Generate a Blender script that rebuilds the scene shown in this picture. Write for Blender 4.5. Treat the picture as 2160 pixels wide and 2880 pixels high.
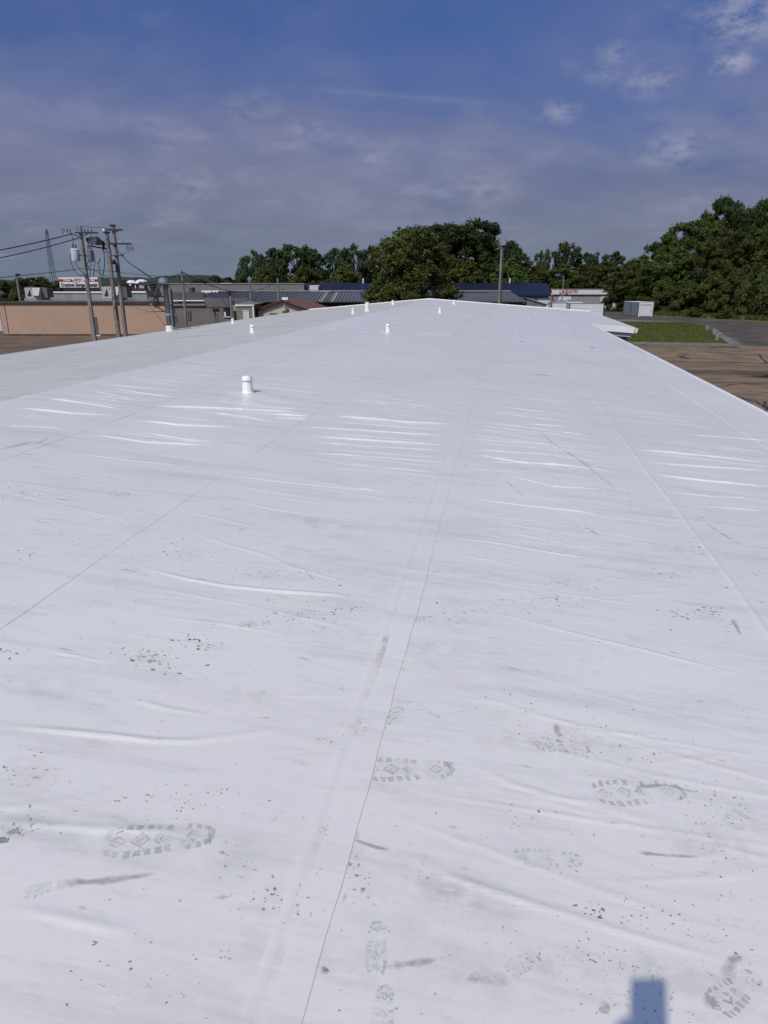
import bpy, bmesh, math, random
import numpy as np
from mathutils import Vector, Matrix

for o in list(bpy.data.objects):
    bpy.data.objects.remove(o)
S = bpy.context.scene
COL = S.collection
random.seed(7)
RNG = np.random.default_rng(11)
R = math.radians

# ------------------------------------------------------------------ camera
EYE = 6.0
FPX = 1950.0
HOR = 790.0
PIT = math.atan((1440 - HOR) / FPX)
YAW = R(9.474)
cam_d = bpy.data.cameras.new('camera')
cam_d.sensor_fit = 'HORIZONTAL'
cam_d.sensor_width = 36.0
cam_d.lens = 36.0 * FPX / 2160.0
cam_d.clip_start = 0.02
cam_d.clip_end = 6000
cam = bpy.data.objects.new('camera', cam_d)
COL.objects.link(cam)
cam.location = (0, 0, EYE)
cam.rotation_euler = (math.pi / 2 - PIT, 0, YAW)
S.camera = cam

# ------------------------------------------------------------------ sky, sun, exposure
SUN_TO = Vector((-0.392, -1.22, 1.49)).normalized()
SUN_EL = math.asin(SUN_TO.z)
SUN_AZ = math.atan2(SUN_TO.x, SUN_TO.y)
world = bpy.data.worlds.new('World')
S.world = world
world.use_nodes = True
nt = world.node_tree
nt.nodes.clear()


def nd(tree, kind, **kw):
    n = tree.nodes.new(kind)
    for k, v in kw.items():
        if k in n.bl_rna.properties and k not in n.inputs:
            setattr(n, k, v)
        else:
            n.inputs[k].default_value = v
    return n


def ramp(tree, stops, src=None, interp='LINEAR'):
    n = tree.nodes.new('ShaderNodeValToRGB')
    n.color_ramp.interpolation = interp
    el = n.color_ramp.elements
    while len(el) < len(stops):
        el.new(0.5)
    for e_, (p, c) in zip(el, stops):
        e_.position = p
        e_.color = (c, c, c, 1) if not hasattr(c, '__len__') else (*c[:3], 1)
    if src is not None:
        tree.links.new(src, n.inputs[0])
    return n


def math_n(tree, op, a, b=None, clamp=False):
    n = tree.nodes.new('ShaderNodeMath')
    n.operation = op
    n.use_clamp = clamp
    for i, v in enumerate((a, b)):
        if v is None:
            continue
        if isinstance(v, (int, float)):
            n.inputs[i].default_value = v
        else:
            tree.links.new(v, n.inputs[i])
    return n.outputs[0]


def sight_dir(px, py):
    """direction of a pixel of the 2160 x 2880 photograph, for things at infinity"""
    x, y, z = px - 1080.0, py - 1440.0, FPX
    u, v, w = x, z * math.cos(PIT) - y * math.sin(PIT), -(z * math.sin(PIT) + y * math.cos(PIT))
    return Vector((u * math.cos(YAW) - v * math.sin(YAW), u * math.sin(YAW) + v * math.cos(YAW), w)).normalized()


SKY_STR = 0.068
sky = nd(nt, 'ShaderNodeTexSky', sky_type='NISHITA')
sky.sun_disc = False
sky.sun_elevation = SUN_EL
sky.sun_rotation = SUN_AZ
sky.air_density = 1.0
sky.dust_density = 7.0
sky.ozone_density = 2.2
sky.altitude = 200
tc = nd(nt, 'ShaderNodeTexCoord')
sep = nd(nt, 'ShaderNodeSeparateXYZ')
nt.links.new(tc.outputs['Generated'], sep.inputs[0])
# cloud layer: direction projected on a flat layer overhead
zc = math_n(nt, 'ADD', math_n(nt, 'MAXIMUM', sep.outputs[2], 0.0), 0.24)
cx = math_n(nt, 'DIVIDE', sep.outputs[0], zc)
cy = math_n(nt, 'DIVIDE', sep.outputs[1], zc)
cmb = nd(nt, 'ShaderNodeCombineXYZ')
nt.links.new(cx, cmb.inputs[0])
nt.links.new(cy, cmb.inputs[1])


def cloud_noise(scale, detail, rough, off, stretch=(1, 1, 1), rot=0.0, dist=0.0):
    mp = nd(nt, 'ShaderNodeMapping')
    mp.inputs['Location'].default_value = off
    mp.inputs['Scale'].default_value = stretch
    mp.inputs['Rotation'].default_value = (0, 0, rot)
    nt.links.new(cmb.outputs[0], mp.inputs[0])
    n = nd(nt, 'ShaderNodeTexNoise')
    n.inputs['Scale'].default_value = scale
    n.inputs['Detail'].default_value = detail
    n.inputs['Roughness'].default_value = rough
    n.inputs['Distortion'].default_value = dist
    nt.links.new(mp.outputs[0], n.inputs[0])
    return n.outputs['Fac']


hv = cloud_noise(0.55, 4, 0.55, (3.1, 1.7, 0), (1, 1, 1), 0.0, 0.3)
st = cloud_noise(1.25, 6, 0.60, (0.4, 5.2, 0), (1.0, 1.0, 1), R(20), 0.5)
pf = cloud_noise(1.9, 5, 0.58, (9.2, 2.2, 0), (1, 1.3, 1), 0.2, 0.2)
st2 = cloud_noise(4.6, 5, 0.6, (2.4, 1.2, 0), (1.0, 1.0, 1), R(-15), 0.4)
st_mix = math_n(nt, 'ADD', math_n(nt, 'MULTIPLY', st, 0.6), math_n(nt, 'MULTIPLY', st2, 0.42))
fade_ = ramp(nt, [(0.0, 0.15), (0.06, 0.45), (0.14, 1.0)], sep.outputs[2]).outputs[0]
st_fade = math_n(nt, 'ADD', math_n(nt, 'MULTIPLY', math_n(nt, 'SUBTRACT', st_mix, 0.48), fade_), 0.48)
veil = ramp(nt, [(0.34, 0.0), (0.66, 1.0)], hv).outputs[0]
streak = ramp(nt, [(0.36, 0.0), (0.70, 1.0)], st_mix).outputs[0]
puff = ramp(nt, [(0.58, 0.0), (0.74, 1.0)], pf).outputs[0]
# the veil thickens towards the horizon, with a ragged upper edge
zed = math_n(nt, 'ADD', sep.outputs[2], math_n(nt, 'MULTIPLY', math_n(nt, 'SUBTRACT', hv, 0.5), -0.75))
# it also climbs higher on either side of the line of sight
rt_ = nd(nt, 'ShaderNodeVectorMath', operation='DOT_PRODUCT')
nt.links.new(tc.outputs['Generated'], rt_.inputs[0])
rt_.inputs[1].default_value = (math.cos(YAW), math.sin(YAW), 0)
lat = math_n(nt, 'ABSOLUTE', math_n(nt, 'SUBTRACT', rt_.outputs['Value'], 0.0))
zed = math_n(nt, 'SUBTRACT', zed, math_n(nt, 'MULTIPLY', lat, 0.20))
low = ramp(nt, [(0.0, 0.97), (0.04, 0.92), (0.10, 0.70), (0.17, 0.32), (0.26, 0.08), (0.6, 0.05)], zed, 'EASE').outputs[0]
cov = math_n(nt, 'ADD', math_n(nt, 'MULTIPLY', low, 0.90), math_n(nt, 'MULTIPLY', streak, 0.20))
cov = math_n(nt, 'MULTIPLY', cov, 0.97, True)
tint = nd(nt, 'ShaderNodeMix', data_type='RGBA', blend_type='MULTIPLY')
tint.inputs[0].default_value = 1.0
nt.links.new(sky.outputs[0], tint.inputs[6])
tint.inputs[7].default_value = (0.52, 0.81, 1.52, 1)
haze_c = ramp(nt, [(0.0, (0.56, 0.70, 0.93)), (0.10, (0.60, 0.665, 1.02)), (0.22, (0.62, 0.66, 1.08))], sep.outputs[2])
haze_v = nd(nt, 'ShaderNodeMix', data_type='RGBA', blend_type='MULTIPLY')
haze_v.inputs[0].default_value = 1.0
nt.links.new(haze_c.outputs[0], haze_v.inputs[6])
mott = ramp(nt, [(0.30, (4.45, 4.4, 4.4)), (0.50, (4.85, 4.75, 4.7)), (0.78, (6.8, 6.5, 6.1))], st_fade)
nt.links.new(mott.outputs[0], haze_v.inputs[7])
skc = nd(nt, 'ShaderNodeMix', data_type='RGBA')
nt.links.new(cov, skc.inputs[0])
nt.links.new(tint.outputs[2], skc.inputs[6])
nt.links.new(haze_v.outputs[2], skc.inputs[7])
skp = nd(nt, 'ShaderNodeMix', data_type='RGBA')
# a handful of small cumulus low in the sky, at the right
mask = None
for (bx_, by_, rad_, k_) in ((2060, 176, 0.030, 1.0), (1830, 228, 0.045, .55), (1735, 150, 0.030, .5), (1900, 420, 0.055, .6), (1575, 316, 0.035, .5), (2110, 40, 0.075, .8), (1050, 444, 0.040, .4), (850, 366, .035, .35), (540, 520, .05, .4), (1350, 535, .06, .35), (700, 300, .05, .3), (1700, 205, .04, .3)):
    d_ = sight_dir(bx_, by_)
    v_ = nd(nt, 'ShaderNodeVectorMath', operation='SUBTRACT')
    nt.links.new(tc.outputs['Generated'], v_.inputs[0])
    v_.inputs[1].default_value = d_
    s_ = nd(nt, 'ShaderNodeVectorMath', operation='MULTIPLY')
    nt.links.new(v_.outputs[0], s_.inputs[0])
    s_.inputs[1].default_value = (1, 1, 1.9)
    l_ = nd(nt, 'ShaderNodeVectorMath', operation='LENGTH')
    nt.links.new(s_.outputs[0], l_.inputs[0])
    g_ = math_n(nt, 'MULTIPLY', math_n(nt, 'SUBTRACT', 1.0, math_n(nt, 'DIVIDE', l_.outputs['Value'], rad_), True), k_)
    mask = g_ if mask is None else math_n(nt, 'MAXIMUM', mask, g_)
cn = nd(nt, 'ShaderNodeTexNoise')
cn.inputs['Scale'].default_value = 38
cn.inputs['Detail'].default_value = 5
cn.inputs['Roughness'].default_value = 0.62
sc_ = nd(nt, 'ShaderNodeVectorMath', operation='MULTIPLY')
nt.links.new(tc.outputs['Generated'], sc_.inputs[0])
sc_.inputs[1].default_value = (1, 1, 2.0)
nt.links.new(sc_.outputs[0], cn.inputs[0])
cum = math_n(nt, 'MULTIPLY', math_n(nt, 'MULTIPLY', mask, ramp(nt, [(0.38, 0.0), (0.62, 1.0)], cn.outputs['Fac']).outputs[0]), 1.5, True)
cum = math_n(nt, 'MAXIMUM', math_n(nt, 'MULTIPLY', cum, 0.6), math_n(nt, 'MULTIPLY', puff, 0.30))
nt.links.new(cum, skp.inputs[0])
nt.links.new(skc.outputs[2], skp.inputs[6])
skp.inputs[7].default_value = (6.2, 6.2, 7.6, 1)
# an old vapour trail
da, db = sight_dir(868, 250), sight_dir(1420, 292)
nn = da.cross(db).normalized()
mid = (da + db).normalized()


def vdot(v):
    n_ = nd(nt, 'ShaderNodeVectorMath', operation='DOT_PRODUCT')
    nt.links.new(tc.outputs['Generated'], n_.inputs[0])
    n_.inputs[1].default_value = v
    return n_.outputs['Value']


off = math_n(nt, 'ABSOLUTE', vdot(nn))
trail = ramp(nt, [(0.0, 1.0), (0.0045, 0.0)], off).outputs[0]
ends = ramp(nt, [(0.0, 0.0), (0.35, 1.0), (0.6, 1.0), (1.0, 0.0)], math_n(nt, 'ADD', math_n(nt, 'MULTIPLY', vdot((db - da).normalized()), 3.3), 0.5, True)).outputs[0]
front = math_n(nt, 'GREATER_THAN', vdot(mid), 0.5)
tm_ = math_n(nt, 'MULTIPLY', math_n(nt, 'MULTIPLY', trail, ends), math_n(nt, 'MULTIPLY', front, 0.09))
skt = nd(nt, 'ShaderNodeMix', data_type='RGBA')
nt.links.new(tm_, skt.inputs[0])
nt.links.new(skp.outputs[2], skt.inputs[6])
skt.inputs[7].default_value = (7, 7.2, 8.4, 1)
bg = nd(nt, 'ShaderNodeBackground', Strength=SKY_STR)
nt.links.new(skt.outputs[2], bg.inputs[0])
wo = nd(nt, 'ShaderNodeOutputWorld')
nt.links.new(bg.outputs[0], wo.inputs[0])

sun_d = bpy.data.lights.new('sun', 'SUN')
sun_d.energy = 2.75
sun_d.angle = R(0.7)
sun_d.color = (1.0, 0.935, 0.83)
sun = bpy.data.objects.new('sun', sun_d)
COL.objects.link(sun)
sun.rotation_euler = (-SUN_TO).to_track_quat('-Z', 'Y').to_euler()
sun.location = (-20, -40, 60)

S.view_settings.view_transform = 'Standard'
S.view_settings.look = 'None'
S.view_settings.exposure = 0.0
S.view_settings.gamma = 1.0
S.view_settings.use_curve_mapping = False
S.render.engine = 'CYCLES'
S.cycles.max_bounces = 4
S.cycles.diffuse_bounces = 3
S.cycles.glossy_bounces = 2
S.cycles.transmission_bounces = 2
S.cycles.transparent_max_bounces = 12

# ------------------------------------------------------------------ frames of reference (metres; u right, v ahead of the photographer)
CP, SP, CY, SY = math.cos(PIT), math.sin(PIT), math.cos(YAW), math.sin(YAW)


def sight(px, py):
    x, y, z = px - 1080.0, py - 1440.0, FPX
    return x, z * CP - y * SP, -(z * SP + y * CP)


def uz(px, py, v):
    a, b, c = sight(px, py)
    return a * v / b, EYE + c * v / b


def uv(px, py, z=0.0):
    a, b, c = sight(px, py)
    t = (z - EYE) / c
    return a * t, b * t


def W(u, v, z=0.0):
    return Vector((u * CY - v * SY, u * SY + v * CY, z))


def at(px, py, v):
    u, z = uz(px, py, v)
    return W(u, v, z)


def ground(px, py, z=0.0):
    u, v = uv(px, py, z)
    return W(u, v, z)


# ------------------------------------------------------------------ materials
MATS = {}


def mat(name, col, rough=0.7, var=0.12, vscale=3.0, bump=0.0, bscale=20.0, col2=None, stretch=(1, 1, 1), metal=0.0, spec=0.5, detail=6, lo=0.35, hi=0.65):
    """plain weathered surface: two tones mixed by noise, optional fine relief"""
    if name in MATS:
        return MATS[name]
    m = bpy.data.materials.new(name)
    m.use_nodes = True
    t = m.node_tree
    b = t.nodes['Principled BSDF']
    b.inputs['Roughness'].default_value = rough
    b.inputs['Metallic'].default_value = metal
    b.inputs['Specular IOR Level'].default_value = spec
    tcn = nd(t, 'ShaderNodeTexCoord')
    mp = nd(t, 'ShaderNodeMapping')
    mp.inputs['Scale'].default_value = stretch
    t.links.new(tcn.outputs['Object'], mp.inputs[0])
    n = nd(t, 'ShaderNodeTexNoise')
    n.inputs['Scale'].default_value = vscale
    n.inputs['Detail'].default_value = detail
    n.inputs['Roughness'].default_value = 0.6
    t.links.new(mp.outputs[0], n.inputs[0])
    c2 = col2 if col2 else tuple(c * (1 - var * 2) for c in col)
    c1 = tuple(min(1, c * (1 + (0 if col2 else var))) for c in col)
    r = ramp(t, [(lo, c2), (hi, c1)], n.outputs['Fac'])
    t.links.new(r.outputs[0], b.inputs['Base Color'])
    if bump > 0:
        n2 = nd(t, 'ShaderNodeTexNoise')
        n2.inputs['Scale'].default_value = bscale
        n2.inputs['Detail'].default_value = 4
        t.links.new(mp.outputs[0], n2.inputs[0])
        bp = nd(t, 'ShaderNodeBump')
        bp.inputs['Strength'].default_value = 0.6
        bp.inputs['Distance'].default_value = bump
        t.links.new(n2.outputs['Fac'], bp.inputs['Height'])
        t.links.new(bp.outputs[0], b.inputs['Normal'])
    MATS[name] = m
    return m


def membrane_mat(name, c_clean, c_dirty, c_film, gloss, lane_k=0.42):
    m = bpy.data.materials.new(name)
    m.use_nodes = True
    t = m.node_tree
    b = t.nodes['Principled BSDF']
    g = nd(t, 'ShaderNodeNewGeometry')

    def noise(scale, detail, stretch, rough=0.6, off=(0, 0, 0), rot=0.0):
        mp = nd(t, 'ShaderNodeMapping')
        mp.inputs['Scale'].default_value = stretch
        mp.inputs['Location'].default_value = off
        mp.inputs['Rotation'].default_value = (0, 0, rot)
        t.links.new(g.outputs['Position'], mp.inputs[0])
        n = nd(t, 'ShaderNodeTexNoise')
        n.inputs['Scale'].default_value = scale
        n.inputs['Detail'].default_value = detail
        n.inputs['Roughness'].default_value = rough
        t.links.new(mp.outputs[0], n.inputs[0])
        return n.outputs['Fac']
    big = ramp(t, [(0.35, 0.0), (0.75, 1.0)], noise(0.55, 5, (1, 1, 1))).outputs[0]
    lanes = ramp(t, [(0.50, 0.0), (0.72, 1.0)], noise(3.0, 8, (0.30, 2.0, 1), 0.74, (3, 1, 0), -0.10)).outputs[0]
    fine = ramp(t, [(0.56, 0.0), (0.74, 1.0)], noise(11, 7, (0.5, 1.8, 1), 0.72, (0, 0, 0), -0.12)).outputs[0]
    grit = ramp(t, [(0.66, 0.0), (0.74, 1.0)], noise(70, 3, (1, 1, 1), 0.6)).outputs[0]
    d = math_n(t, 'ADD', math_n(t, 'MULTIPLY', lanes, lane_k), math_n(t, 'MULTIPLY', math_n(t, 'MULTIPLY', fine, math_n(t, 'ADD', math_n(t, 'MULTIPLY', big, 0.7), 0.3)), 0.55))
    d = math_n(t, 'ADD', d, math_n(t, 'MULTIPLY', math_n(t, 'MULTIPLY', grit, big), 0.16), True)
    mx = nd(t, 'ShaderNodeMix', data_type='RGBA')
    t.links.new(big, mx.inputs[0])
    mx.inputs[6].default_value = (*c_clean, 1)
    mx.inputs[7].default_value = (*c_film, 1)
    m2 = nd(t, 'ShaderNodeMix', data_type='RGBA')
    t.links.new(d, m2.inputs[0])
    t.links.new(mx.outputs[2], m2.inputs[6])
    m2.inputs[7].default_value = (*c_dirty, 1)
    oi = nd(t, 'ShaderNodeObjectInfo')
    hv_ = nd(t, 'ShaderNodeHueSaturation')
    t.links.new(math_n(t, 'ADD', math_n(t, 'MULTIPLY', oi.outputs['Random'], 0.05), 0.965), hv_.inputs['Value'])
    t.links.new(m2.outputs[2], hv_.inputs['Color'])
    t.links.new(hv_.outputs[0], b.inputs['Base Color'])
    rg = math_n(t, 'ADD', math_n(t, 'MULTIPLY', d, 0.3), gloss)
    t.links.new(rg, b.inputs['Roughness'])
    b.inputs['Specular IOR Level'].default_value = 0.42
    bp = nd(t, 'ShaderNodeBump')
    bp.inputs['Strength'].default_value = 0.5
    bp.inputs['Distance'].default_value = 0.003
    hh = math_n(t, 'ADD', math_n(t, 'MULTIPLY', noise(7, 3, (0.28, 2.4, 1), 0.5, (1, 1, 0), 0.10), 1.0), math_n(t, 'MULTIPLY', noise(45, 3, (1, 1, 1)), 0.03))
    t.links.new(hh, bp.inputs['Height'])
    t.links.new(bp.outputs[0], b.inputs['Normal'])
    MATS[name] = m
    return m


membrane = membrane_mat('white roofing membrane', (0.765, 0.735, 0.66), (0.40, 0.385, 0.345), (0.715, 0.685, 0.62), 0.32)
membrane_grey = membrane_mat('greyer roofing membrane', (0.665, 0.635, 0.54), (0.36, 0.345, 0.285), (0.58, 0.555, 0.47), 0.36, 0.78)  # greyer base tone and stronger streaks for the left slope
white_trim = mat('white trim', (0.79, 0.77, 0.71), 0.4, 0.04)
vent_white = mat('white moulded vent', (0.82, 0.80, 0.73), 0.35, 0.03, 9)
dark_gap = mat('dark opening', (0.02, 0.02, 0.022), 0.8, 0.1)
black_metal = mat('black metal', (0.018, 0.018, 0.02), 0.5, 0.2)
cable_m = mat('black cable', (0.015, 0.015, 0.017), 0.6, 0.1)
wood_pole = mat('weathered pole wood', (0.23, 0.205, 0.175), 0.85, 0.22, 6, 0.004, 30, stretch=(1, 1, 0.08))
galv = mat('galvanised steel', (0.33, 0.34, 0.35), 0.45, 0.12, 5, metal=0.3)


def dirt_mat(name, col, alpha, scale, lo=0.32, hi=0.62, fall=False):
    m = bpy.data.materials.new(name)
    m.use_nodes = True
    t = m.node_tree
    b = t.nodes['Principled BSDF']
    b.inputs['Base Color'].default_value = (*col, 1)
    b.inputs['Roughness'].default_value = 0.9
    g = nd(t, 'ShaderNodeNewGeometry')
    n = nd(t, 'ShaderNodeTexNoise')
    n.inputs['Scale'].default_value = scale
    n.inputs['Detail'].default_value = 5
    n.inputs['Roughness'].default_value = 0.65
    t.links.new(g.outputs['Position'], n.inputs[0])
    r = ramp(t, [(lo, 0.0), (hi, alpha)], n.outputs['Fac'])
    if fall:
        at_ = nd(t, 'ShaderNodeAttribute', attribute_name='fall')
        t.links.new(math_n(t, 'MULTIPLY', r.outputs[0], at_.outputs['Fac']), b.inputs['Alpha'])
    else:
        t.links.new(r.outputs[0], b.inputs['Alpha'])
    return m


# ------------------------------------------------------------------ mesh helpers
class MB:
    def __init__(s):
        s.v, s.f = [], []

    def add(s, vs, fs):
        o = len(s.v)
        s.v += [tuple(p) for p in vs]
        s.f += [tuple(i + o for i in f) for f in fs]
        return s

    def box(s, x0, x1, y0, y1, z0, z1):
        return s.add([(x0, y0, z0), (x1, y0, z0), (x1, y1, z0), (x0, y1, z0), (x0, y0, z1), (x1, y0, z1), (x1, y1, z1), (x0, y1, z1)],
                     [(0, 3, 2, 1), (4, 5, 6, 7), (0, 1, 5, 4), (1, 2, 6, 5), (2, 3, 7, 6), (3, 0, 4, 7)])

    def prism(s, pts, y0, y1):
        """outline in the x,z plane given thickness along y"""
        n = len(pts)
        vs = [(p[0], y0, p[1]) for p in pts] + [(p[0], y1, p[1]) for p in pts]
        fs = [tuple(range(n)), tuple(range(2 * n - 1, n - 1, -1))]
        fs += [(i, i + n, (i + 1) % n + n, (i + 1) % n) for i in range(n)]
        return s.add(vs, fs)

    def slab(s, pts, z0, z1):
        """outline in the x,y plane given thickness along z"""
        n = len(pts)
        vs = [(p[0], p[1], z0) for p in pts] + [(p[0], p[1], z1) for p in pts]
        fs = [tuple(range(n - 1, -1, -1)), tuple(range(n, 2 * n))]
        fs += [(i, (i + 1) % n, (i + 1) % n + n, i + n) for i in range(n)]
        return s.add(vs, fs)

    def tube(s, pts, rad, seg=8, caps=True):
        pts = [Vector(p) for p in pts]
        rs = rad if hasattr(rad, '__len__') else [rad] * len(pts)
        rings = []
        up = None
        for i, p in enumerate(pts):
            d = (pts[min(i + 1, len(pts) - 1)] - pts[max(i - 1, 0)]).normalized()
            if up is None:
                up = d.orthogonal().normalized()
            up = (up - d * up.dot(d)).normalized()
            sd = d.cross(up)
            rings.append([p + (up * math.cos(a) + sd * math.sin(a)) * rs[i] for a in [2 * math.pi * k / seg for k in range(seg)]])
        vs = [q for r in rings for q in r]
        fs = []
        for i in range(len(pts) - 1):
            for k in range(seg):
                k2 = (k + 1) % seg
                fs.append((i * seg + k, i * seg + k2, (i + 1) * seg + k2, (i + 1) * seg + k))
        if caps:
            fs.append(tuple(range(seg - 1, -1, -1)))
            fs.append(tuple(range((len(pts) - 1) * seg, len(pts) * seg)))
        return s.add(vs, fs)

    def lathe(s, prof, c=(0, 0, 0), seg=24):
        vs, fs = [], []
        for r, z in prof:
            for k in range(seg):
                a = 2 * math.pi * k / seg
                vs.append((c[0] + r * math.cos(a), c[1] + r * math.sin(a), c[2] + z))
        for i in range(len(prof) - 1):
            for k in range(seg):
                k2 = (k + 1) % seg
                fs.append((i * seg + k, i * seg + k2, (i + 1) * seg + k2, (i + 1) * seg + k))
        fs.append(tuple(range((len(prof) - 1) * seg, len(prof) * seg)))
        return s.add(vs, fs)

    def mesh(s, name, m, smooth=False):
        me = bpy.data.meshes.new(name)
        me.from_pydata(s.v, [], s.f)
        if m:
            me.materials.append(m)
        if smooth:
            me.polygons.foreach_set('use_smooth', [True] * len(me.polygons))
            me.set_sharp_from_angle(angle=R(40))
        me.update()
        return me

    def build(s, name, m, parent=None, smooth=False):
        return link(name, s.mesh(name, m, smooth), parent)


def link(name, data, parent=None):
    o = bpy.data.objects.new(name, data)
    COL.objects.link(o)
    if parent is not None:
        o.parent = parent
    return o


def tag(o, label=None, cat=None, group=None, kind=None):
    if label:
        o['label'] = label
    if cat:
        o['category'] = cat
    if group:
        o['group'] = group
    if kind:
        o['kind'] = kind
    return o


def thing(name, label, cat, loc=(0, 0, 0), rotz=0.0, group=None):
    o = link(name, None)
    o.location = loc
    o.rotation_euler = (0, 0, rotz)
    o.empty_display_size = 0.3
    return tag(o, label, cat, group)


def part(name, m, parent, fn, smooth=False):
    b = MB()
    fn(b)
    return b.build(name, m, parent, smooth)


def bx(name, m, parent, *a):
    return MB().box(*a).build(name, m, parent)


def np_mesh(name, verts, quads, m, smooth=True):
    me = bpy.data.meshes.new(name)
    nv, nf = len(verts), len(quads)
    k = quads.shape[1]
    me.vertices.add(nv)
    me.vertices.foreach_set('co', np.asarray(verts, dtype=np.float32).ravel())
    me.loops.add(nf * k)
    me.loops.foreach_set('vertex_index', np.asarray(quads, dtype=np.int32).ravel())
    me.polygons.add(nf)
    me.polygons.foreach_set('loop_start', np.arange(0, nf * k, k, dtype=np.int32))
    me.update(calc_edges=True)
    me.polygons.foreach_set('use_smooth', np.full(nf, smooth))
    if m:
        me.materials.append(m)
    return me


def text_mesh(txt, size, m, depth=0.01, name='lettering'):
    c = bpy.data.curves.new(name, 'FONT')
    c.body = txt
    c.size = size
    c.extrude = depth
    c.resolution_u = 3
    c.offset = size * 0.03
    o = bpy.data.objects.new(name, c)
    COL.objects.link(o)
    dg = bpy.context.evaluated_depsgraph_get()
    me = bpy.data.meshes.new_from_object(o.evaluated_get(dg))
    bpy.data.objects.remove(o)
    bpy.data.curves.remove(c)
    me.name = name
    me.materials.clear()
    me.materials.append(m)
    xs = [v.co.x for v in me.vertices]
    return me, (min(xs), max(xs))


def letters(txt, parent, x0, x1, z, size, y, m):
    """lettering laid on a wall that faces -y, stretched between x0 and x1"""
    me, (a, b) = text_mesh(txt, size, m)
    o = link('lettering', me, parent)
    k = (x1 - x0) / (b - a)
    o.rotation_euler = (math.pi / 2, 0, 0)
    o.scale = (k, 1, 1)
    o.location = (x0 - a * k, y, z)
    return o


# ------------------------------------------------------------------ the ground
earth = mat('dry earth and grass', (0.085, 0.085, 0.045), 0.95, 0.25, 0.15)
lot = mat('brown worn pavement', (0.15, 0.098, 0.056), 0.9, 0.15, 0.35, 0.01, 6, stretch=(1, 1, 1))
lot_r = mat('tan broken concrete', (0.215, 0.145, 0.08), 0.92, 0.2, 0.5, 0.01, 5, stretch=(1, 1, 1))
road_m = mat('brown grey road', (0.19, 0.13, 0.076), 0.9, 0.18, 0.25, stretch=(0.3, 1.6, 1))
asph = mat('dark asphalt', (0.09, 0.068, 0.049), 0.9, 0.25, 0.3, 0.01, 8)
asph_edge = mat('pale gravel', (0.2, 0.17, 0.14), 0.95, 0.3, 0.8)
lawn_m = mat('mown grass', (0.115, 0.14, 0.026), 0.95, 0.25, 0.6, 0.03, 4, col2=(0.08, 0.105, 0.019))
verge_m = mat('dry verge grass', (0.12, 0.125, 0.032), 0.95, 0.25, 0.5, 0.03, 4)

gr = MB()
gr.add([(-2500, -600, 0), (2500, -600, 0), (2500, 3000, 0), (-2500, 3000, 0)], [(0, 1, 2, 3)])
tag(gr.build('ground', earth), 'open ground reaching the horizon', None, None, 'structure')


def sheet(name, m, poly, z, parent=None, ragged=0.0):
    pts = [ground(*p) if not isinstance(p, Vector) else p for p in poly]
    out = []
    for i, p in enumerate(pts):
        q = pts[(i + 1) % len(pts)]
        k = 10 if ragged else 1
        for j in range(k):
            w = p.lerp(q, j / k)
            r = ragged if j else ragged * 0.4
            out.append((w.x + random.uniform(-r, r), w.y + random.uniform(-r, r), z))
    b = MB()
    b.add(out, [tuple(range(len(out)))])
    o = b.build(name, m, parent)
    me = o.data
    bm = bmesh.new()
    bm.from_mesh(me)
    bmesh.ops.triangulate(bm, faces=bm.faces[:])
    bmesh.ops.recalc_face_normals(bm, faces=bm.faces[:])
    for f in bm.faces:
        if f.normal.z < 0:
            f.normal_flip()
    bm.to_mesh(me)
    bm.free()
    return o


tag(sheet('car_park', lot, [W(-90, 28), W(-9, 28), W(-8, 110), W(-30, 150), W(-90, 150)], 0.004), 'worn brown car park in front of the peach building', None, None, 'structure')
tag(sheet('forecourt', lot_r, [W(4, 5), W(60, 5), W(75, 85), ground(2160, 975), ground(1700, 972), W(4, 100)], 0.004), 'tan broken concrete yard beside the white roof', None, None, 'structure')
tag(sheet('road', road_m, [ground(1700, 1023), ground(2300, 1026), ground(2600, 1085), ground(1500, 1072)], 0.008, None, 0.1), 'smooth brown road crossing the yard', None, None, 'structure')
tag(sheet('driveway', asph, [ground(1500, 868), ground(1740, 866), ground(1760, 880), ground(1850, 893), ground(1960, 901), ground(2170, 909), ground(2600, 930),
                             ground(2600, 1000), ground(2200, 974), ground(2085, 960), ground(2040, 935), ground(1990, 915), ground(1930, 906), ground(1760, 903), ground(1500, 900)], 0.012, None, 0.25), 'dark asphalt driveway bending past the lawn', None, None, 'structure')
tag(sheet('gravel_edge', asph_edge, [ground(1995, 918), ground(2030, 936), ground(2075, 962), ground(2100, 974), ground(2035, 972), ground(2008, 946)], 0.016, None, 0.25), 'pale gravel edge between lawn and driveway', None, None, 'structure')
tag(sheet('gravel_edge', asph_edge, [ground(1690, 897), ground(1760, 899), ground(1860, 903), ground(1935, 906), ground(1760, 909), ground(1690, 906)], 0.016, None, 0.2), 'pale gravel strip along the far side of the lawn', None, None, 'structure')
LAWN = [(1640, 905), (1770, 906), (1925, 907), (1980, 917), (2012, 945), (2050, 966), (1990, 969), (1780, 962), (1640, 960)]
tag(sheet('lawn', lawn_m, [ground(*p) for p in LAWN], 0.020, None, 0.18), 'mown green lawn beyond the white roof', None, None, 'structure')
VERGE = [(1835, 887), (1960, 896), (2060, 902), (2160, 908), (2600, 925), (2600, 880), (2160, 885), (1835, 870)]
tag(sheet('verge', verge_m, [ground(*p) for p in VERGE], 0.020, None, 0.3), 'grassy verge along the edge of the wood', None, None, 'structure')
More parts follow.
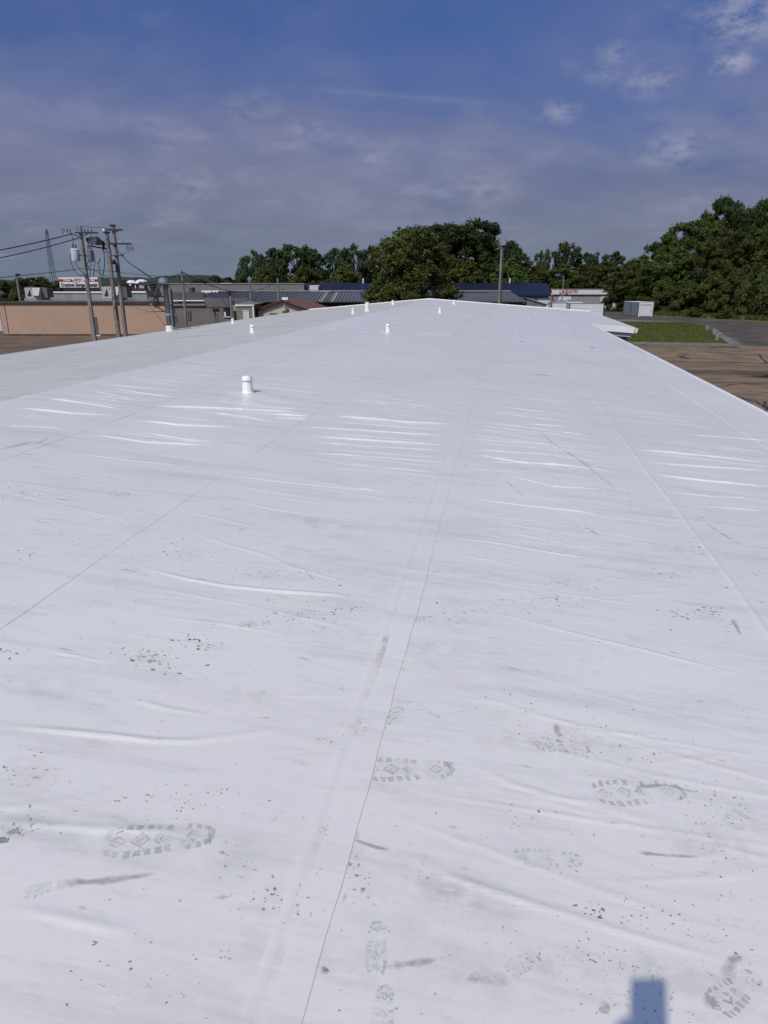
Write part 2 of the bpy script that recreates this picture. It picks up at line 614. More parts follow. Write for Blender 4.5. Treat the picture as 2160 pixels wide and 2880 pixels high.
# kerb along the near side of the lawn
kb = MB()
for i in range(14):
    a, b2 = ground(1690 + i * 24, 964 + i * 0.35), ground(1690 + (i + 1) * 24 - 1.0, 964 + (i + 1) * 0.35)
    off = W(0, -2.3) - W(0, 0)
    kb.add([a, b2, b2 + off, a + off, a + Vector((0, 0, .13)), b2 + Vector((0, 0, .13)), b2 + off + Vector((0, 0, .10)), a + off + Vector((0, 0, .10))],
           [(4, 5, 6, 7), (0, 1, 5, 4), (3, 7, 6, 2), (0, 4, 7, 3), (1, 2, 6, 5)])
tag(kb.build('kerb', mat('kerb concrete', (0.2, 0.16, 0.125), 0.9, 0.2, 1.2)), 'low concrete apron kerb in front of the lawn', None, None, 'structure')
crack_m = mat('crack filled with dirt', (0.035, 0.028, 0.022), 0.95, 0.2)
stain_m = dirt_mat('dark pavement stain', (0.05, 0.04, 0.03), 0.35, 0.7)


def crack(pts, w, z=0.024, m=crack_m, jit=0.10, name='crack'):
    P = [ground(*p) for p in pts]
    line = []
    for a, b_ in zip(P[:-1], P[1:]):
        n = 8
        for j in range(n):
            q = a.lerp(b_, j / n)
            line.append(q + Vector((random.uniform(-jit, jit), random.uniform(-jit, jit), 0)))
    line.append(P[-1])
    vs, fs = [], []
    for i, p in enumerate(line):
        d = (line[min(i + 1, len(line) - 1)] - line[max(i - 1, 0)]).normalized()
        s_ = Vector((-d.y, d.x, 0)) * w * 0.5 * random.uniform(0.5, 1.4) * (0.3 if i in (0, len(line) - 1) else 1)
        vs += [(p.x + s_.x, p.y + s_.y, z), (p.x - s_.x, p.y - s_.y, z)]
    fs = [(2 * i, 2 * i + 1, 2 * i + 3, 2 * i + 2) for i in range(len(line) - 1)]
    return tag(MB().add(vs, fs).build(name, m), None, None, None, 'structure')


yard = bpy.data.objects['forecourt']
for pts, w in [([(1990, 1077), (2080, 1077), (2300, 1080)], 0.22), ([(2000, 1090), (2060, 1112), (2130, 1132), (2160, 1150), (2200, 1200)], 0.2),
               ([(2020, 1088), (2075, 1080), (2160, 1081)], 0.15), ([(2110, 1106), (2200, 1104)], 0.12), ([(1880, 1018), (2000, 1019), (2110, 1021), (2300, 1026)], 0.4),
               ([(1895, 1003), (1940, 1010), (1910, 1000), (1935, 997)], 0.3), ([(1920, 990), (2040, 991), (2090, 989)], 0.25), ([(2135, 996), (2142, 1010), (2160, 1022)], 0.25),
               ([(2150, 1130), (2160, 1150), (2140, 1170)], 0.16), ([(1955, 1068), (2040, 1064)], 0.12)]:
    c = crack(pts, w * .6)
    c.parent = yard
for pts, w in [([(1800, 976), (1880, 978), (1925, 977)], 0.9), ([(1950, 977), (2020, 976), (2080, 979)], 1.8), ([(2110, 1062), (2160, 1058), (2200, 1060)], 2.0), ([(1840, 1046), (2300, 1050)], 2.4)]:
    c = crack(pts, w, 0.028, stain_m, 0.3, 'oil_stain')
    c.parent = yard

# ------------------------------------------------------------------ our building: low gable with a white welded membrane
RX, RD = -4.834, 1.112          # ridge: sideways position, depth below the lens
SR, SL = 0.070, 0.0889          # slopes right and left of the ridge
LX, EX, WX = -12.85, 3.57, 5.30  # left eave, right eave, eave of the wing
Y0, Y1, WY = -7.0, 46.7, 30.65
LAPS = [18.6, WY + 0.12]


def flat_z(x, y):
    x = np.asarray(x, dtype=float)
    return EYE - RD - np.where(x > RX, (x - RX) * SR, (RX - x) * SL)


def roof_hit(px, py):
    a, b, c = sight(px, py)
    d = W(a, b, c)
    # right slope: z = EYE-RD-(x-RX)*SR
    t = (RD - RX * SR) / (-d.z - SR * d.x)
    if d.x * t < RX:
        t = (RD + RX * SL) / (-d.z + SL * d.x)
    return d.x * t, d.y * t


WR = []   # wrinkles: points in plan, height, half width, lean


def wr(pts, amp, wid, tail=0.3):
    q = [roof_hit(*p) for p in pts]
    k = 0.9 if sum(p[1] for p in q) / len(q) < 5 else 1.2
    WR.append((q, amp * k / 1000 + tail * 1e-9, wid * (0.46 if k < 1 else 0.46) / 1000))


wr([(505, 1487), (640, 1533), (745, 1562), (820, 1596), (963, 1637), (1040, 1665)], 8, 13)
wr([(380, 1592), (520, 1628), (640, 1650), (800, 1666), (950, 1675), (1040, 1694)], 11, 24)
wr([(0, 1463), (150, 1463), (285, 1459)], 3, 12)
wr([(280, 1453), (320, 1472), (350, 1484)], 6, 10)
wr([(170, 1270), (380, 1296), (560, 1314)], 7, 20)
wr([(240, 1218), (420, 1244), (620, 1254)], 10, 26)
wr([(400, 1214), (540, 1238), (620, 1241)], 8, 22)
wr([(370, 1178), (500, 1195), (690, 1202)], 12, 30)
wr([(390, 1139), (560, 1146), (700, 1152), (880, 1160)], 15, 40)
wr([(30, 1142), (200, 1162), (340, 1167)], 12, 32)
wr([(110, 1114), (250, 1135), (360, 1152)], 11, 34)
wr([(0, 1196), (100, 1199), (200, 1206)], 7, 26)
wr([(740, 1164), (800, 1166), (880, 1171)], 12, 26)
wr([(760, 1176), (830, 1177), (880, 1180)], 10, 22)
wr([(300, 1088), (420, 1108), (520, 1120)], 9, 40)
wr([(230, 1090), (330, 1112), (400, 1128)], 8, 36)
wr([(0, 1118), (60, 1112), (140, 1102)], 8, 40)
for k in range(11):          # taut folds running up to the middle seam
    yy = 1186 + k * 14.5 + random.uniform(-4, 4)
    xs = 800 + 22 * abs(k - 4) + random.uniform(-60, 60)
    wr([(xs, yy - 17), (xs * .55 + 1290 * .45, yy - 3 + random.uniform(-2, 2)), (1150, yy + 5), (1299 - k * 1.5, yy + 10 + k * .8)], (14, 6, 10, 5, 12, 7, 5, 8, 4, 6, 4)[k], (22, 12, 16, 11, 18, 14, 11, 14, 10, 12, 10)[k], 0.1)
for k in range(9):
    yy = 1206 + k * 14 + random.uniform(-4, 4)
    wr([(1308 - k * 2, yy), (1420, yy + 9), (1540 + random.uniform(-60, 190), yy + 20)], (5, 4, 7, 3, 8, 4, 5, 3, 4)[k], random.uniform(10, 15), 0.1)
wr([(1312, 1274), (1460, 1300), (1600, 1310), (1740, 1326)], 11, 20)
wr([(1300, 1398), (1500, 1424), (1640, 1440), (1760, 1462)], 11, 17)
wr([(1400, 1330), (1560, 1368), (1720, 1376)], 8, 18)
wr([(1370, 1488), (1500, 1510), (1610, 1535), (1730, 1541)], 6, 16)
wr([(1240, 1506), (1420, 1530), (1560, 1556), (1710, 1574)], 8, 17)
wr([(1270, 1556), (1400, 1580), (1490, 1604)], 6, 12)
wr([(1480, 1192), (1610, 1201)], 8, 20)
wr([(1630, 1622), (1670, 1600), (1750, 1582), (1890, 1570)], 6, 13)
wr([(1380, 1693), (1620, 1682), (1800, 1673), (1960, 1668)], 5, 10)
wr([(1770, 1262), (1980, 1282), (2160, 1300)], 11, 22)
wr([(1790, 1298), (2000, 1314), (2200, 1326)], 9, 18)
wr([(1800, 1328), (1980, 1352), (2200, 1372)], 12, 20)
wr([(1850, 1380), (2000, 1396), (2160, 1402)], 6, 20)
wr([(1980, 1422), (2160, 1438)], 6, 18)
wr([(1760, 1450), (1960, 1470), (2120, 1486)], 3, 14)
wr([(1900, 1220), (2080, 1232), (2200, 1246)], 7, 22)
wr([(-60, 2040), (120, 2052), (300, 2068), (430, 2084), (530, 2086), (640, 2072), (830, 2042)], 9, 22)
wr([(110, 1824), (220, 1846), (305, 1864)], 7, 9)
wr([(360, 1962), (460, 1992), (600, 2015)], 6, 18)
wr([(-40, 2278), (100, 2266), (180, 2252), (250, 2232)], 7, 15)
wr([(-60, 2310), (120, 2322), (300, 2336), (580, 2342)], 7, 26)
wr([(790, 1962), (940, 1954)], 4, 11)
wr([(1540, 2048), (1720, 2062), (1910, 2068)], 4, 9)
wr([(1610, 2104), (1850, 2106), (2070, 2111)], 4, 5)
wr([(1800, 2155), (1900, 2140), (2010, 2128), (2140, 2104)], 6, 10)
wr([(1290, 2125), (1430, 2205), (1560, 2245), (1760, 2272)], 5, 24)
wr([(1640, 2484), (1850, 2478), (2010, 2470), (2090, 2456), (2200, 2436)], 6, 9)
wr([(1080, 2380), (1300, 2482), (1500, 2548), (1700, 2612), (1900, 2668), (2110, 2722)], 6, 17)
wr([(1228, 2466), (1290, 2530), (1350, 2600), (1410, 2660)], 3, 7)
wr([(1850, 2400), (2000, 2410), (2080, 2412)], 3, 8)
wr([(0, 2546), (90, 2568), (240, 2600), (420, 2640)], 5, 26)
wr([(600, 1330), (760, 1352), (960, 1372), (1190, 1386)], 7, 20)
wr([(640, 1400), (760, 1430), (900, 1452)], 5, 18)
wr([(1430, 1800), (1700, 1806), (2040, 1796)], 3, 8)
wr([(1180, 1826), (1330, 1838), (1480, 1848)], 3, 9)
SEAMS = [RX, -3.46, -1.92, -0.325, 1.265, 2.76, EX]
rr = random.Random(5)
for k in range(520):                     # small slack folds, each held between two welded seams
    i = rr.randrange(6)
    a, b_ = SEAMS[i], SEAMS[i + 1]
    w_ = b_ - a
    y = rr.choice([rr.uniform(1.5, 6), rr.gauss(7.2, 0.9), rr.uniform(6, 17), rr.uniform(4, 18)])
    L_ = rr.uniform(0.35, 0.98) * w_
    x = a + rr.uniform(0.02, 0.98) * (w_ - L_)
    tl = rr.uniform(-0.28, 0.03)
    WR.append(([(x, y), (x + L_ / 2, y + tl * L_ / 2 + rr.uniform(-.03, .03)), (x + L_, y + tl * L_)], rr.uniform(1.2, 4.5) / 1000 * (1.3 if y > 6 else .8), rr.uniform(5.5, 11) / 1000))
for k in range(150):                     # far sections and the other slope
    left = rr.random() < 0.45
    if left:
        x, y = rr.uniform(LX, RX - 1), rr.uniform(6, 44)
        L_, tl = rr.uniform(0.6, 2.4), rr.uniform(-0.25, 0.1)
    else:
        x, y = rr.uniform(RX, EX - 1), rr.uniform(17, 44)
        L_, tl = rr.uniform(0.5, 1.5), rr.uniform(-0.3, 0.05)
    WR.append(([(x, y), (x + L_, y + tl * L_)], rr.uniform(4, 15) / 1000, rr.uniform(22, 45) / 1000))
for px, py in [(697, 1106), (1091, 933), (1237, 879), (710, 936), (993, 882)]:    # patches around the vents pucker the sheet
    x, y = roof_hit(px, py)
    for k in range(5):
        a = rr.uniform(0, 6.28)
        WR.append(([(x + .16 * math.cos(a), y + .16 * math.sin(a)), (x + .5 * math.cos(a + .2), y + .3 * math.sin(a + .2))], 0.004, 0.014))


def bump_z(x, y):
    """height of the slack in the sheet above the plane, for arrays of points"""
    h = 0.0020 * np.sin(x * 2.1 + 1.3 * np.sin(y * 0.9)) * np.sin(y * 1.7 + x * 0.6) + 0.0010 * np.sin(y * 5.3 + 2 * np.sin(x * 1.9)) * np.sin(x * 3.3 + y)
    h = h + 0.0005 * np.sin(y * 13 + 3 * np.sin(x * 2.7 + 1)) * np.sin(x * 4.1 + 0.7 * y)
    shape = x.shape
    x, y, h = x.ravel(), y.ravel(), h.ravel().copy()
    order = np.argsort(y, kind='stable')
    ys = y[order]
    for pts, amp, wid in WR:
        P = np.array(pts)
        lo, hi = P[:, 1].min() - 4.5 * wid, P[:, 1].max() + 4.5 * wid
        i0, i1 = np.searchsorted(ys, lo), np.searchsorted(ys, hi)
        if i1 <= i0:
            continue
        idx = order[i0:i1]
        idx = idx[(x[idx] > P[:, 0].min() - 4.5 * wid) & (x[idx] < P[:, 0].max() + 4.5 * wid)]
        if len(idx) == 0:
            continue
        X, Yq = x[idx], y[idx]
        seglen = np.hypot(*(P[1:] - P[:-1]).T)
        tot = seglen.sum()
        acc = 0.0
        best = np.full(len(idx), 9.0)
        par = np.zeros(len(idx))
        for (p, q, sl) in zip(P[:-1], P[1:], seglen):
            dx, dy = (q - p) / sl
            t = np.clip((X - p[0]) * dx + (Yq - p[1]) * dy, 0, sl)
            ex, ey = X - p[0] - t * dx, Yq - p[1] - t * dy
            d = np.hypot(ex, ey)
            sg = np.where(ey < 0, -1.0, 1.0) * d
            b_ = d < np.abs(best)
            best[b_] = sg[b_]
            par[b_] = (acc + t[b_]) / tot
            acc += sl
        env = np.clip(np.minimum(par, 1 - par) / 0.3, 0, 1)
        env = env * env * (3 - 2 * env)
        env *= 0.88 + 0.12 * np.sin(par * 9 + amp * 9000)
        # steeper on the near side
        ww = np.where(best < 0, wid * 0.7, wid * 1.5)
        h[idx] += amp * env * (np.exp(-(best / ww) ** 2) - 0.18 * np.exp(-(best / (2.3 * ww)) ** 2))
    for yl in LAPS:
        h += 0.012 * (0.55 + 0.45 * np.sin(x * 2.3 + yl)) * np.exp(-((y - yl - 0.03 * np.sin(x * 1.1)) / 0.05) ** 2) * (x > RX) * (x < EX - 0.6) + 0.003 * ((y > yl - .12) & (y < yl))
    h += 0.05 * np.exp(-np.abs(x - RX) / 0.5) * -0.35          # ridge is slightly eased
    return h.reshape(shape)


def roof_z(x, y):
    x, y = np.atleast_1d(np.asarray(x, float)), np.atleast_1d(np.asarray(y, float))
    return flat_z(x, y) + bump_z(x, y)


SHOP = thing('white_roofed_building', 'long low building with a white membrane gable roof in the foreground', 'building', (0, 0, 0))


def grid_sheet(xs, ys, m, lap_right=True, lift=0.0, lap_left=False):
    X, Y = np.meshgrid(xs, ys)
    Z = flat_z(X, Y) + bump_z(X, Y) + lift
    if lap_right:
        Z += (0.0016 if xs[-1] > -1 else 0.0006) * np.clip((X - (xs[-1] - 0.09)) / 0.02, 0, 1) + 0.0024 * np.exp(-((X - (xs[-1] - 0.010)) / 0.010) ** 2)
        # welded band shows as a shallow line beside the lap
        Z += 0.0020 * np.exp(-((X - (xs[-1] - 0.115)) / 0.012) ** 2)
        X = np.concatenate([X, X[:, -1:]], 1)
        Y = np.concatenate([Y, Y[:, -1:]], 1)
        Z = np.concatenate([Z, Z[:, -1:] - (0.0032 if xs[-1] > -1 else 0.0021)], 1)
    if lap_left:
        # edge turned towards the light, with a raised weld bead
        Z += 0.0022 * np.clip((xs[0] + 0.09 - X) / 0.02, 0, 1) + (0.0045 if lift == 0 else 0.011) * np.exp(-((X - (xs[0] + 0.008)) / (0.012 if lift == 0 else 0.03)) ** 2)
        X = np.concatenate([X[:, :1] - 0.012, X], 1)
        Y = np.concatenate([Y[:, :1], Y], 1)
        Z = np.concatenate([Z[:, :1] - 0.009, Z], 1)
    wob = lambda y_, ph: 0.005 * np.sin(y_ * 1.3 + ph) + 0.003 * np.sin(y_ * 4.1 + 2 * ph) + 0.0015 * np.sin(y_ * 17 + ph)
    if lap_right:
        X = X + wob(Y, xs[-1] * 7) * np.exp(-((X - xs[-1]) / 0.08) ** 2)
    if lap_left:
        X = X + wob(Y, xs[0] * 7) * np.exp(-((X - xs[0]) / 0.08) ** 2)
    ny, nx = X.shape
    idx = np.arange(ny * nx).reshape(ny, nx)
    q = np.stack([idx[:-1, :-1], idx[:-1, 1:], idx[1:, 1:], idx[1:, :-1]], -1).reshape(-1, 4)
    me = np_mesh('membrane_sheet', np.stack([X, Y, Z], -1).reshape(-1, 3), q, m, True)
    ev = np.empty(len(me.edges) * 2, np.int32)
    me.edges.foreach_get('vertices', ev)
    ev = ev.reshape(-1, 2) % nx
    sharp = np.zeros(len(me.edges), bool)
    if lap_right:
        sharp |= (ev[:, 0] == nx - 2) & (ev[:, 1] == nx - 2)
    if lap_left:
        sharp |= (ev[:, 0] == 1) & (ev[:, 1] == 1)
    if sharp.any():
        at_ = me.attributes.new('sharp_edge', 'BOOLEAN', 'EDGE')
        at_.data.foreach_set('value', sharp)
    return link('membrane_sheet', me, SHOP)


ys_near = np.concatenate([np.arange(Y0, 0.4, 0.2), np.arange(0.4, 5.0, 0.009), np.arange(5.0, 9.6, 0.0065), np.arange(9.6, LAPS[0], 0.018), [LAPS[0]]])
ys_mid = np.concatenate([np.arange(LAPS[0] - 0.1, LAPS[1], 0.04), [LAPS[1]]])
ys_far = np.concatenate([np.arange(LAPS[1] - 0.1, Y1, 0.06), [Y1]])


def cols(a, b, step):
    n = max(2, int((b - a) / step))
    base = np.linspace(a, b, n + 1)
    off = np.array([.0, .01, .02, .03, .04, .055])
    ex = np.array([.14, .128, .115, .102, .09, .08, .07])
    return np.unique(np.round(np.concatenate([base, a + off, b - ex]), 4))


for i in range(6):
    a, b_ = SEAMS[i], SEAMS[i + 1]
    up = i >= 4                     # the seams nearest the right eave have their edge turned to the light
    grid_sheet(cols(a - (0.06 if i and not up else 0), b_ + (0.05 if i in (3, 4) else 0), 0.025), ys_near, membrane, i < 3, 0.0, up)
M2 = [RX, -3.1, -1.3, 0.45, 2.2, EX]
for i in range(5):
    grid_sheet(cols(M2[i], M2[i + 1] + (.05 if i < 4 else 0), 0.1), ys_mid, membrane, False, 0.002, i > 0)
M3 = [RX, -2.6, -0.7, 1.2, 3.0, WX]
for i in range(5):
    grid_sheet(cols(M3[i], M3[i + 1] + (.05 if i < 4 else 0), 0.14), ys_far, membrane, False, 0.004, i > 0)
ysl = np.concatenate([np.arange(Y0, Y1, 0.06), [Y1]])
ML = [LX, -10.2, -7.6, RX]
for i in range(3):
    grid_sheet(np.linspace(ML[i] - (0.06 if i else 0), ML[i + 1], 30), ysl, membrane_grey, False, 0.0)

# edge metal, walls, wing
for name, a, b_, ya, yb in (('eave_trim', LX, LX, Y0, Y1), ('eave_trim', EX, EX, Y0, WY), ('eave_trim', WX, WX, WY, Y1)):
    z = float(flat_z(a, 0))
    sgn = -1 if a < 0 else 1
    x0, x1 = (a - 0.03, a + 0.07) if sgn < 0 else (a - 0.07, a + 0.015)
    part(name, white_trim, SHOP, lambda b: b.add([(x0, ya, z - .12), (x1, ya, z - .12), (x1, yb, z - .12), (x0, yb, z - .12),
                                                 (x0, ya, z + .012 - .01), (x1, ya, z + .014), (x1, yb, z + .014), (x0, yb, z + .012 - .01)],
                                                [(0, 3, 2, 1), (4, 5, 6, 7), (0, 1, 5, 4), (1, 2, 6, 5), (2, 3, 7, 6), (3, 0, 4, 7)]))
for xa, xb in ((LX, RX), (RX, WX)):
    za, zb = float(flat_z(xa, 0)), float(flat_z(xb, 0))
    part('gable_trim', white_trim, SHOP, lambda b: b.prism([(xa, za - .12), (xb, zb - .12), (xb, zb + .05), (xa, za + .05)], Y1 - 0.08, Y1 + 0.04))
wall_m = mat('grey painted siding', (0.30, 0.31, 0.34), 0.6, 0.06)
zl, zr, zw = float(flat_z(LX, 0)), float(flat_z(EX, 0)), float(flat_z(WX, 0))
part('wall', wall_m, SHOP, lambda b: b.prism([(LX + .3, 0), (EX - .25, 0), (EX - .25, zr - .16), (RX, EYE - RD - .16), (LX + .3, zl - .16)], Y0 + .2, Y1 - .1))
bx('wing_wall', wall_m, SHOP, EX - .3, WX - .25, WY + .35, Y1 - .12, 0, zw - .39)
# the wing's near face: white fascia, soffit, lapped boards, corner board, gutter end
part('fascia', white_trim, SHOP, lambda b: b.prism([(EX - .02, zr - .22), (WX + .0, zw - .22), (WX + .0, zw + .02), (EX - .02, zr + .015)], WY - .02, WY + .05))
part('frieze_board', mat('pale grey trim', (0.5, 0.51, 0.53), 0.5, 0.04), SHOP, lambda b: b.prism([(EX - .3, zr - .38), (WX - .1, zw - .38), (WX - .1, zw - .225), (EX - .3, zr - .225)], WY + .10, WY + .34))
sid = mat('slate blue siding', (0.13, 0.145, 0.19), 0.6, 0.08, 4)
for k in range(16):
    z1_ = zw - .39 - k * .16
    part('siding_board', sid, SHOP, lambda b: b.add([(EX - .3, WY + .345, z1_), (WX - .26, WY + .345, z1_), (WX - .26, WY + .30, z1_ - .165), (EX - .3, WY + .30, z1_ - .165), (EX - .3, WY + .345, z1_ - .165), (WX - .26, WY + .345, z1_ - .165)],
                                                    [(0, 3, 2, 1), (3, 4, 5, 2), (0, 4, 3), (1, 2, 5)]))
bx('corner_board', sid, SHOP, WX - .27, WX - .17, WY + .27, WY + .42, 0, zw - .385)
part('gutter', white_trim, SHOP, lambda b: b.prism([(WX + .035, zw - .21), (WX + .10, zw - .21), (WX + .16, zw - .04), (WX + .145, zw - .04), (WX + .09, zw - .185), (WX + .055, zw - .185), (WX + .05, zw - .04), (WX + .035, zw - .04)], WY - .03, Y1))

# vents through the roof
def vent(px, py, label, kind='cap', k=1.0, patch=True):
    x, y = roof_hit(px, py)
    z = float(roof_z(x, y)[0]) - 0.004
    t = thing('roof_vent', label, 'roof vent', (x, y, z), random.uniform(0, 6), 'white vents on the roof')
    if kind == 'cap':
        part('sleeve', vent_white, t, lambda b: b.lathe([(.078 * k, 0), (.076 * k, .014), (.066 * k, .022 * k), (.0635 * k, .03), (.054 * k, .150 * k), (.05 * k, .156 * k)]), True)
        part('throat', dark_gap, t, lambda b: b.lathe([(.047 * k, .12 * k), (.047 * k, .163 * k)]), True)
        part('cap', vent_white, t, lambda b: b.lathe([(.045 * k, .158 * k), (.066 * k, .150 * k), (.067 * k, .154 * k), (.053 * k, .199 * k), (.047 * k, .203 * k), (.0, .2045 * k)]), True)
    else:
        part('sleeve', vent_white, t, lambda b: b.lathe([(.085 * k, 0), (.083 * k, .014), (.07 * k, .03), (.052 * k, .235 * k), (.046 * k, .238 * k), (.044 * k, .20 * k), (.0, .2 * k)]), True)
    if patch:
        g_ = np.linspace(-.24, .24, 17)
        X, Y = np.meshgrid(g_, g_)
        ca, sa = math.cos(.5), math.sin(.5)
        XX, YY = x + X * ca - Y * sa, y + X * sa + Y * ca
        ZZ = flat_z(XX, YY) + bump_z(XX, YY) + .0035 * (np.maximum(abs(X), abs(Y)) < .235) + .008 * np.exp(-((np.hypot(X, Y) - .12) / .04) ** 2)
        i_ = np.arange(289).reshape(17, 17)
        q_ = np.stack([i_[:-1, :-1], i_[:-1, 1:], i_[1:, 1:], i_[1:, :-1]], -1).reshape(-1, 4)
        P_ = np.stack([XX - x, YY - y, ZZ - z], -1).reshape(-1, 3)
        t.rotation_euler = (0, 0, 0)
        link('flashing', np_mesh('flashing', P_, q_, membrane if x > RX else membrane_grey, True), t)
    return t


vent(697, 1105, 'nearest capped white vent pipe, with a clear shadow on its right')
vent(1091, 933, 'capped white vent on the right slope, second nearest in its row')
vent(1237, 879, 'capped white vent on the right slope, third nearest in its row')
vent(1276, 855, 'farthest capped white vent, near the far end right of the ridge end', 'cap', 1.1)
vent(710, 936, 'capped white vent low on the grey left slope beside the plain stub')
vent(655, 910, 'plain white stub pipe by the left eave beneath the shed', 'stub', 0.9)
vent(993, 882, 'capped white vent on the grey left slope before the tall tapered stub')
vent(1033, 875, 'tall tapered white stub on the grey left slope under the big tree', 'stub', 1.5)
vent(1105, 857, 'small capped white vent against the far left roof edge below the tree', 'cap', 1.15)

# ---- marks of use on the sheet
print_m = [dirt_mat('grey boot dirt', (0.50, 0.49, 0.47), 0.55, 13, .34, .62), dirt_mat('faint boot dirt', (0.56, 0.56, 0.56), 0.5, 12, .38, .64), dirt_mat('brown boot dirt', (0.50, 0.48, 0.45), 0.55, 13, .36, .62)]


def drape(poly2, lift=0.0012):
    P = np.array(poly2)
    z = roof_z(P[:, 0], P[:, 1]) + lift
    return [(p[0], p[1], float(q)) for p, q in zip(P, z)]


film_m = dirt_mat('dusty film', (0.60, 0.595, 0.58), 0.15, 18, .38, .68)


def sole_half(x):
    if x < 0.62:
        return 0.185 * math.sqrt(max(0.0, 1 - ((x - 0.32) / 0.34) ** 2)) if x < 0.32 else 0.185 - 0.03 * (x - 0.32) / 0.3
    return 0.145 * math.sqrt(max(0.0, 1 - ((x - 0.80) / 0.215) ** 2)) if x > 0.80 else 0.145


def lug_set():
    """sole pattern in sole coordinates: length along +x 0..1 (toe to heel), width -0.19..0.19"""
    L = []

    def half(x):
        if x < 0.62:
            return 0.185 * math.sqrt(max(0.0, 1 - ((x - 0.32) / 0.34) ** 2)) if x < 0.32 else 0.185 - 0.03 * (x - 0.32) / 0.3
        return 0.145 * math.sqrt(max(0.0, 1 - ((x - 0.80) / 0.215) ** 2)) if x > 0.80 else 0.145
    for s_ in (-1, 1):
        x = 0.06
        while x < 0.60:
            h = half(x + .03)
            if h > 0.1:
                L.append([(x, s_ * (h - .07)), (x + .018, s_ * h), (x + .062, s_ * (half(x + .06))), (x + .055, s_ * (half(x + .06) - .075))])
            x += 0.085
        for x in (0.74, 0.83, 0.90):
            h = half(x + .03)
            L.append([(x, s_ * (h - .06)), (x + .012, s_ * h), (x + .055, s_ * half(x + .055)), (x + .05, s_ * (half(x + .055) - .055))])
    for cx_, w_, l_ in ((0.17, .07, .085), (0.36, .085, .09), (0.53, .06, .06), (0.82, .075, .075)):
        o_ = [(cx_ - l_, 0), (cx_, -w_), (cx_ + l_, 0), (cx_, w_)]
        i_ = [(cx_ - l_ * .62, 0), (cx_, -w_ * .62), (cx_ + l_ * .62, 0), (cx_, w_ * .62)]
        for a in range(4):
            b_ = (a + 1) % 4
            L.append([o_[a], o_[b_], i_[b_], i_[a]])
        L.append([(cx_ - l_ * .35, 0), (cx_, -w_ * .35), (cx_ + l_ * .35, 0), (cx_, w_ * .35)])
    L.append([(0.955, -.11), (0.985, -.06), (1.0, 0), (0.985, .06), (0.955, .11), (0.945, .03), (0.945, -.03)])
    return L


LUGS = lug_set()


def boot_print(toe, heel, mi, keep=1.0, flip=1, part_of='both'):
    a, b_ = np.array(roof_hit(*toe)), np.array(roof_hit(*heel))
    d = b_ - a
    n = np.array([-d[1], d[0]]) * flip
    bld = MB()
    if part_of == 'both':
        t_ = np.linspace(0, 1, 15)
        for lo_, hi_ in ((0.03, 0.62), (0.70, 1.0)):
            xs_ = lo_ + (hi_ - lo_) * t_
            hw_ = np.array([sole_half(q) for q in xs_])
            up_ = [a + d * q + n * w_ for q, w_ in zip(xs_, hw_)]
            dn_ = [a + d * q - n * w_ for q, w_ in zip(xs_, hw_)]
            bld.add(drape(up_ + dn_, 0.0008), [(i, i + 1, i + 16, i + 15) for i in range(14)])
    film = len(bld.f)
    for lug in LUGS:
        cxm = sum(p[0] for p in lug) / len(lug)
        if (part_of == 'heel' and cxm < .66) or (part_of == 'toe' and cxm > .66) or random.random() > keep:
            continue
        pts = [a + d * p[0] + n * p[1] + RNG.normal(0, .0022, 2) for p in lug]
        bld.add(drape(pts), [tuple(range(len(pts)))])
    if bld.v:
        o = bld.build('boot_print', print_m[mi], SHOP)
        o.data.materials.append(film_m)
        for i_, p_ in enumerate(o.data.polygons):
            p_.material_index = 1 if i_ < film else 0
        tag(o, None, None, None, 'stuff')
        return o


boot_print((1000, 2165), (1276, 2165), 0)
boot_print((270, 2375), (605, 2345), 0, 0.95)
boot_print((1655, 2232), (1925, 2225), 2, 0.9)
boot_print((1480, 2085), (1660, 2108), 2, 0.8)
boot_print((60, 2515), (195, 2480), 1, 0.85, 1, 'both')
boot_print((890, 2330), (1010, 2350), 1, 0.8, 1, 'both')
boot_print((1055, 2750), (1062, 2590), 1, 0.9)
boot_print((1065, 2960), (1085, 2770), 1, 0.9)
boot_print((1440, 2412), (1640, 2420), 1, 0.75)
boot_print((1500, 2690), (1390, 2770), 1, 0.8)
boot_print((665, 1760), (760, 1752), 2, 0.6)
boot_print((730, 1945), (765, 1960), 1, 0.8)
boot_print((1060, 1985), (1130, 2030), 1, 0.7)
boot_print((1050, 2050), (1130, 1990), 2, 0.5)
boot_print((1190, 1995), (1240, 2020), 1, 0.5)
boot_print((1090, 1790), (1085, 1830), 1, 0.7)
boot_print((750, 2320), (800, 2280), 1, 0.5)
boot_print((2050, 2330), (2110, 2260), 1, 0.6)
boot_print((1990, 2850), (2130, 2740), 2, 0.8)
boot_print((270, 1510), (330, 1500), 1, 0.7)
boot_print((50, 1385), (100, 1380), 1, 0.6)
boot_print((1150, 1750), (1200, 1735), 1, 0.5)

# scuffs and smears
smear_m = dirt_mat('smeared dust', (0.42, 0.41, 0.38), 0.95, 22, fall=True)
smear_f = dirt_mat('thin smear', (0.50, 0.50, 0.50), 0.8, 14, fall=True)
rust_m = dirt_mat('rusty tint', (0.62, 0.55, 0.52), 0.7, 9, fall=True)


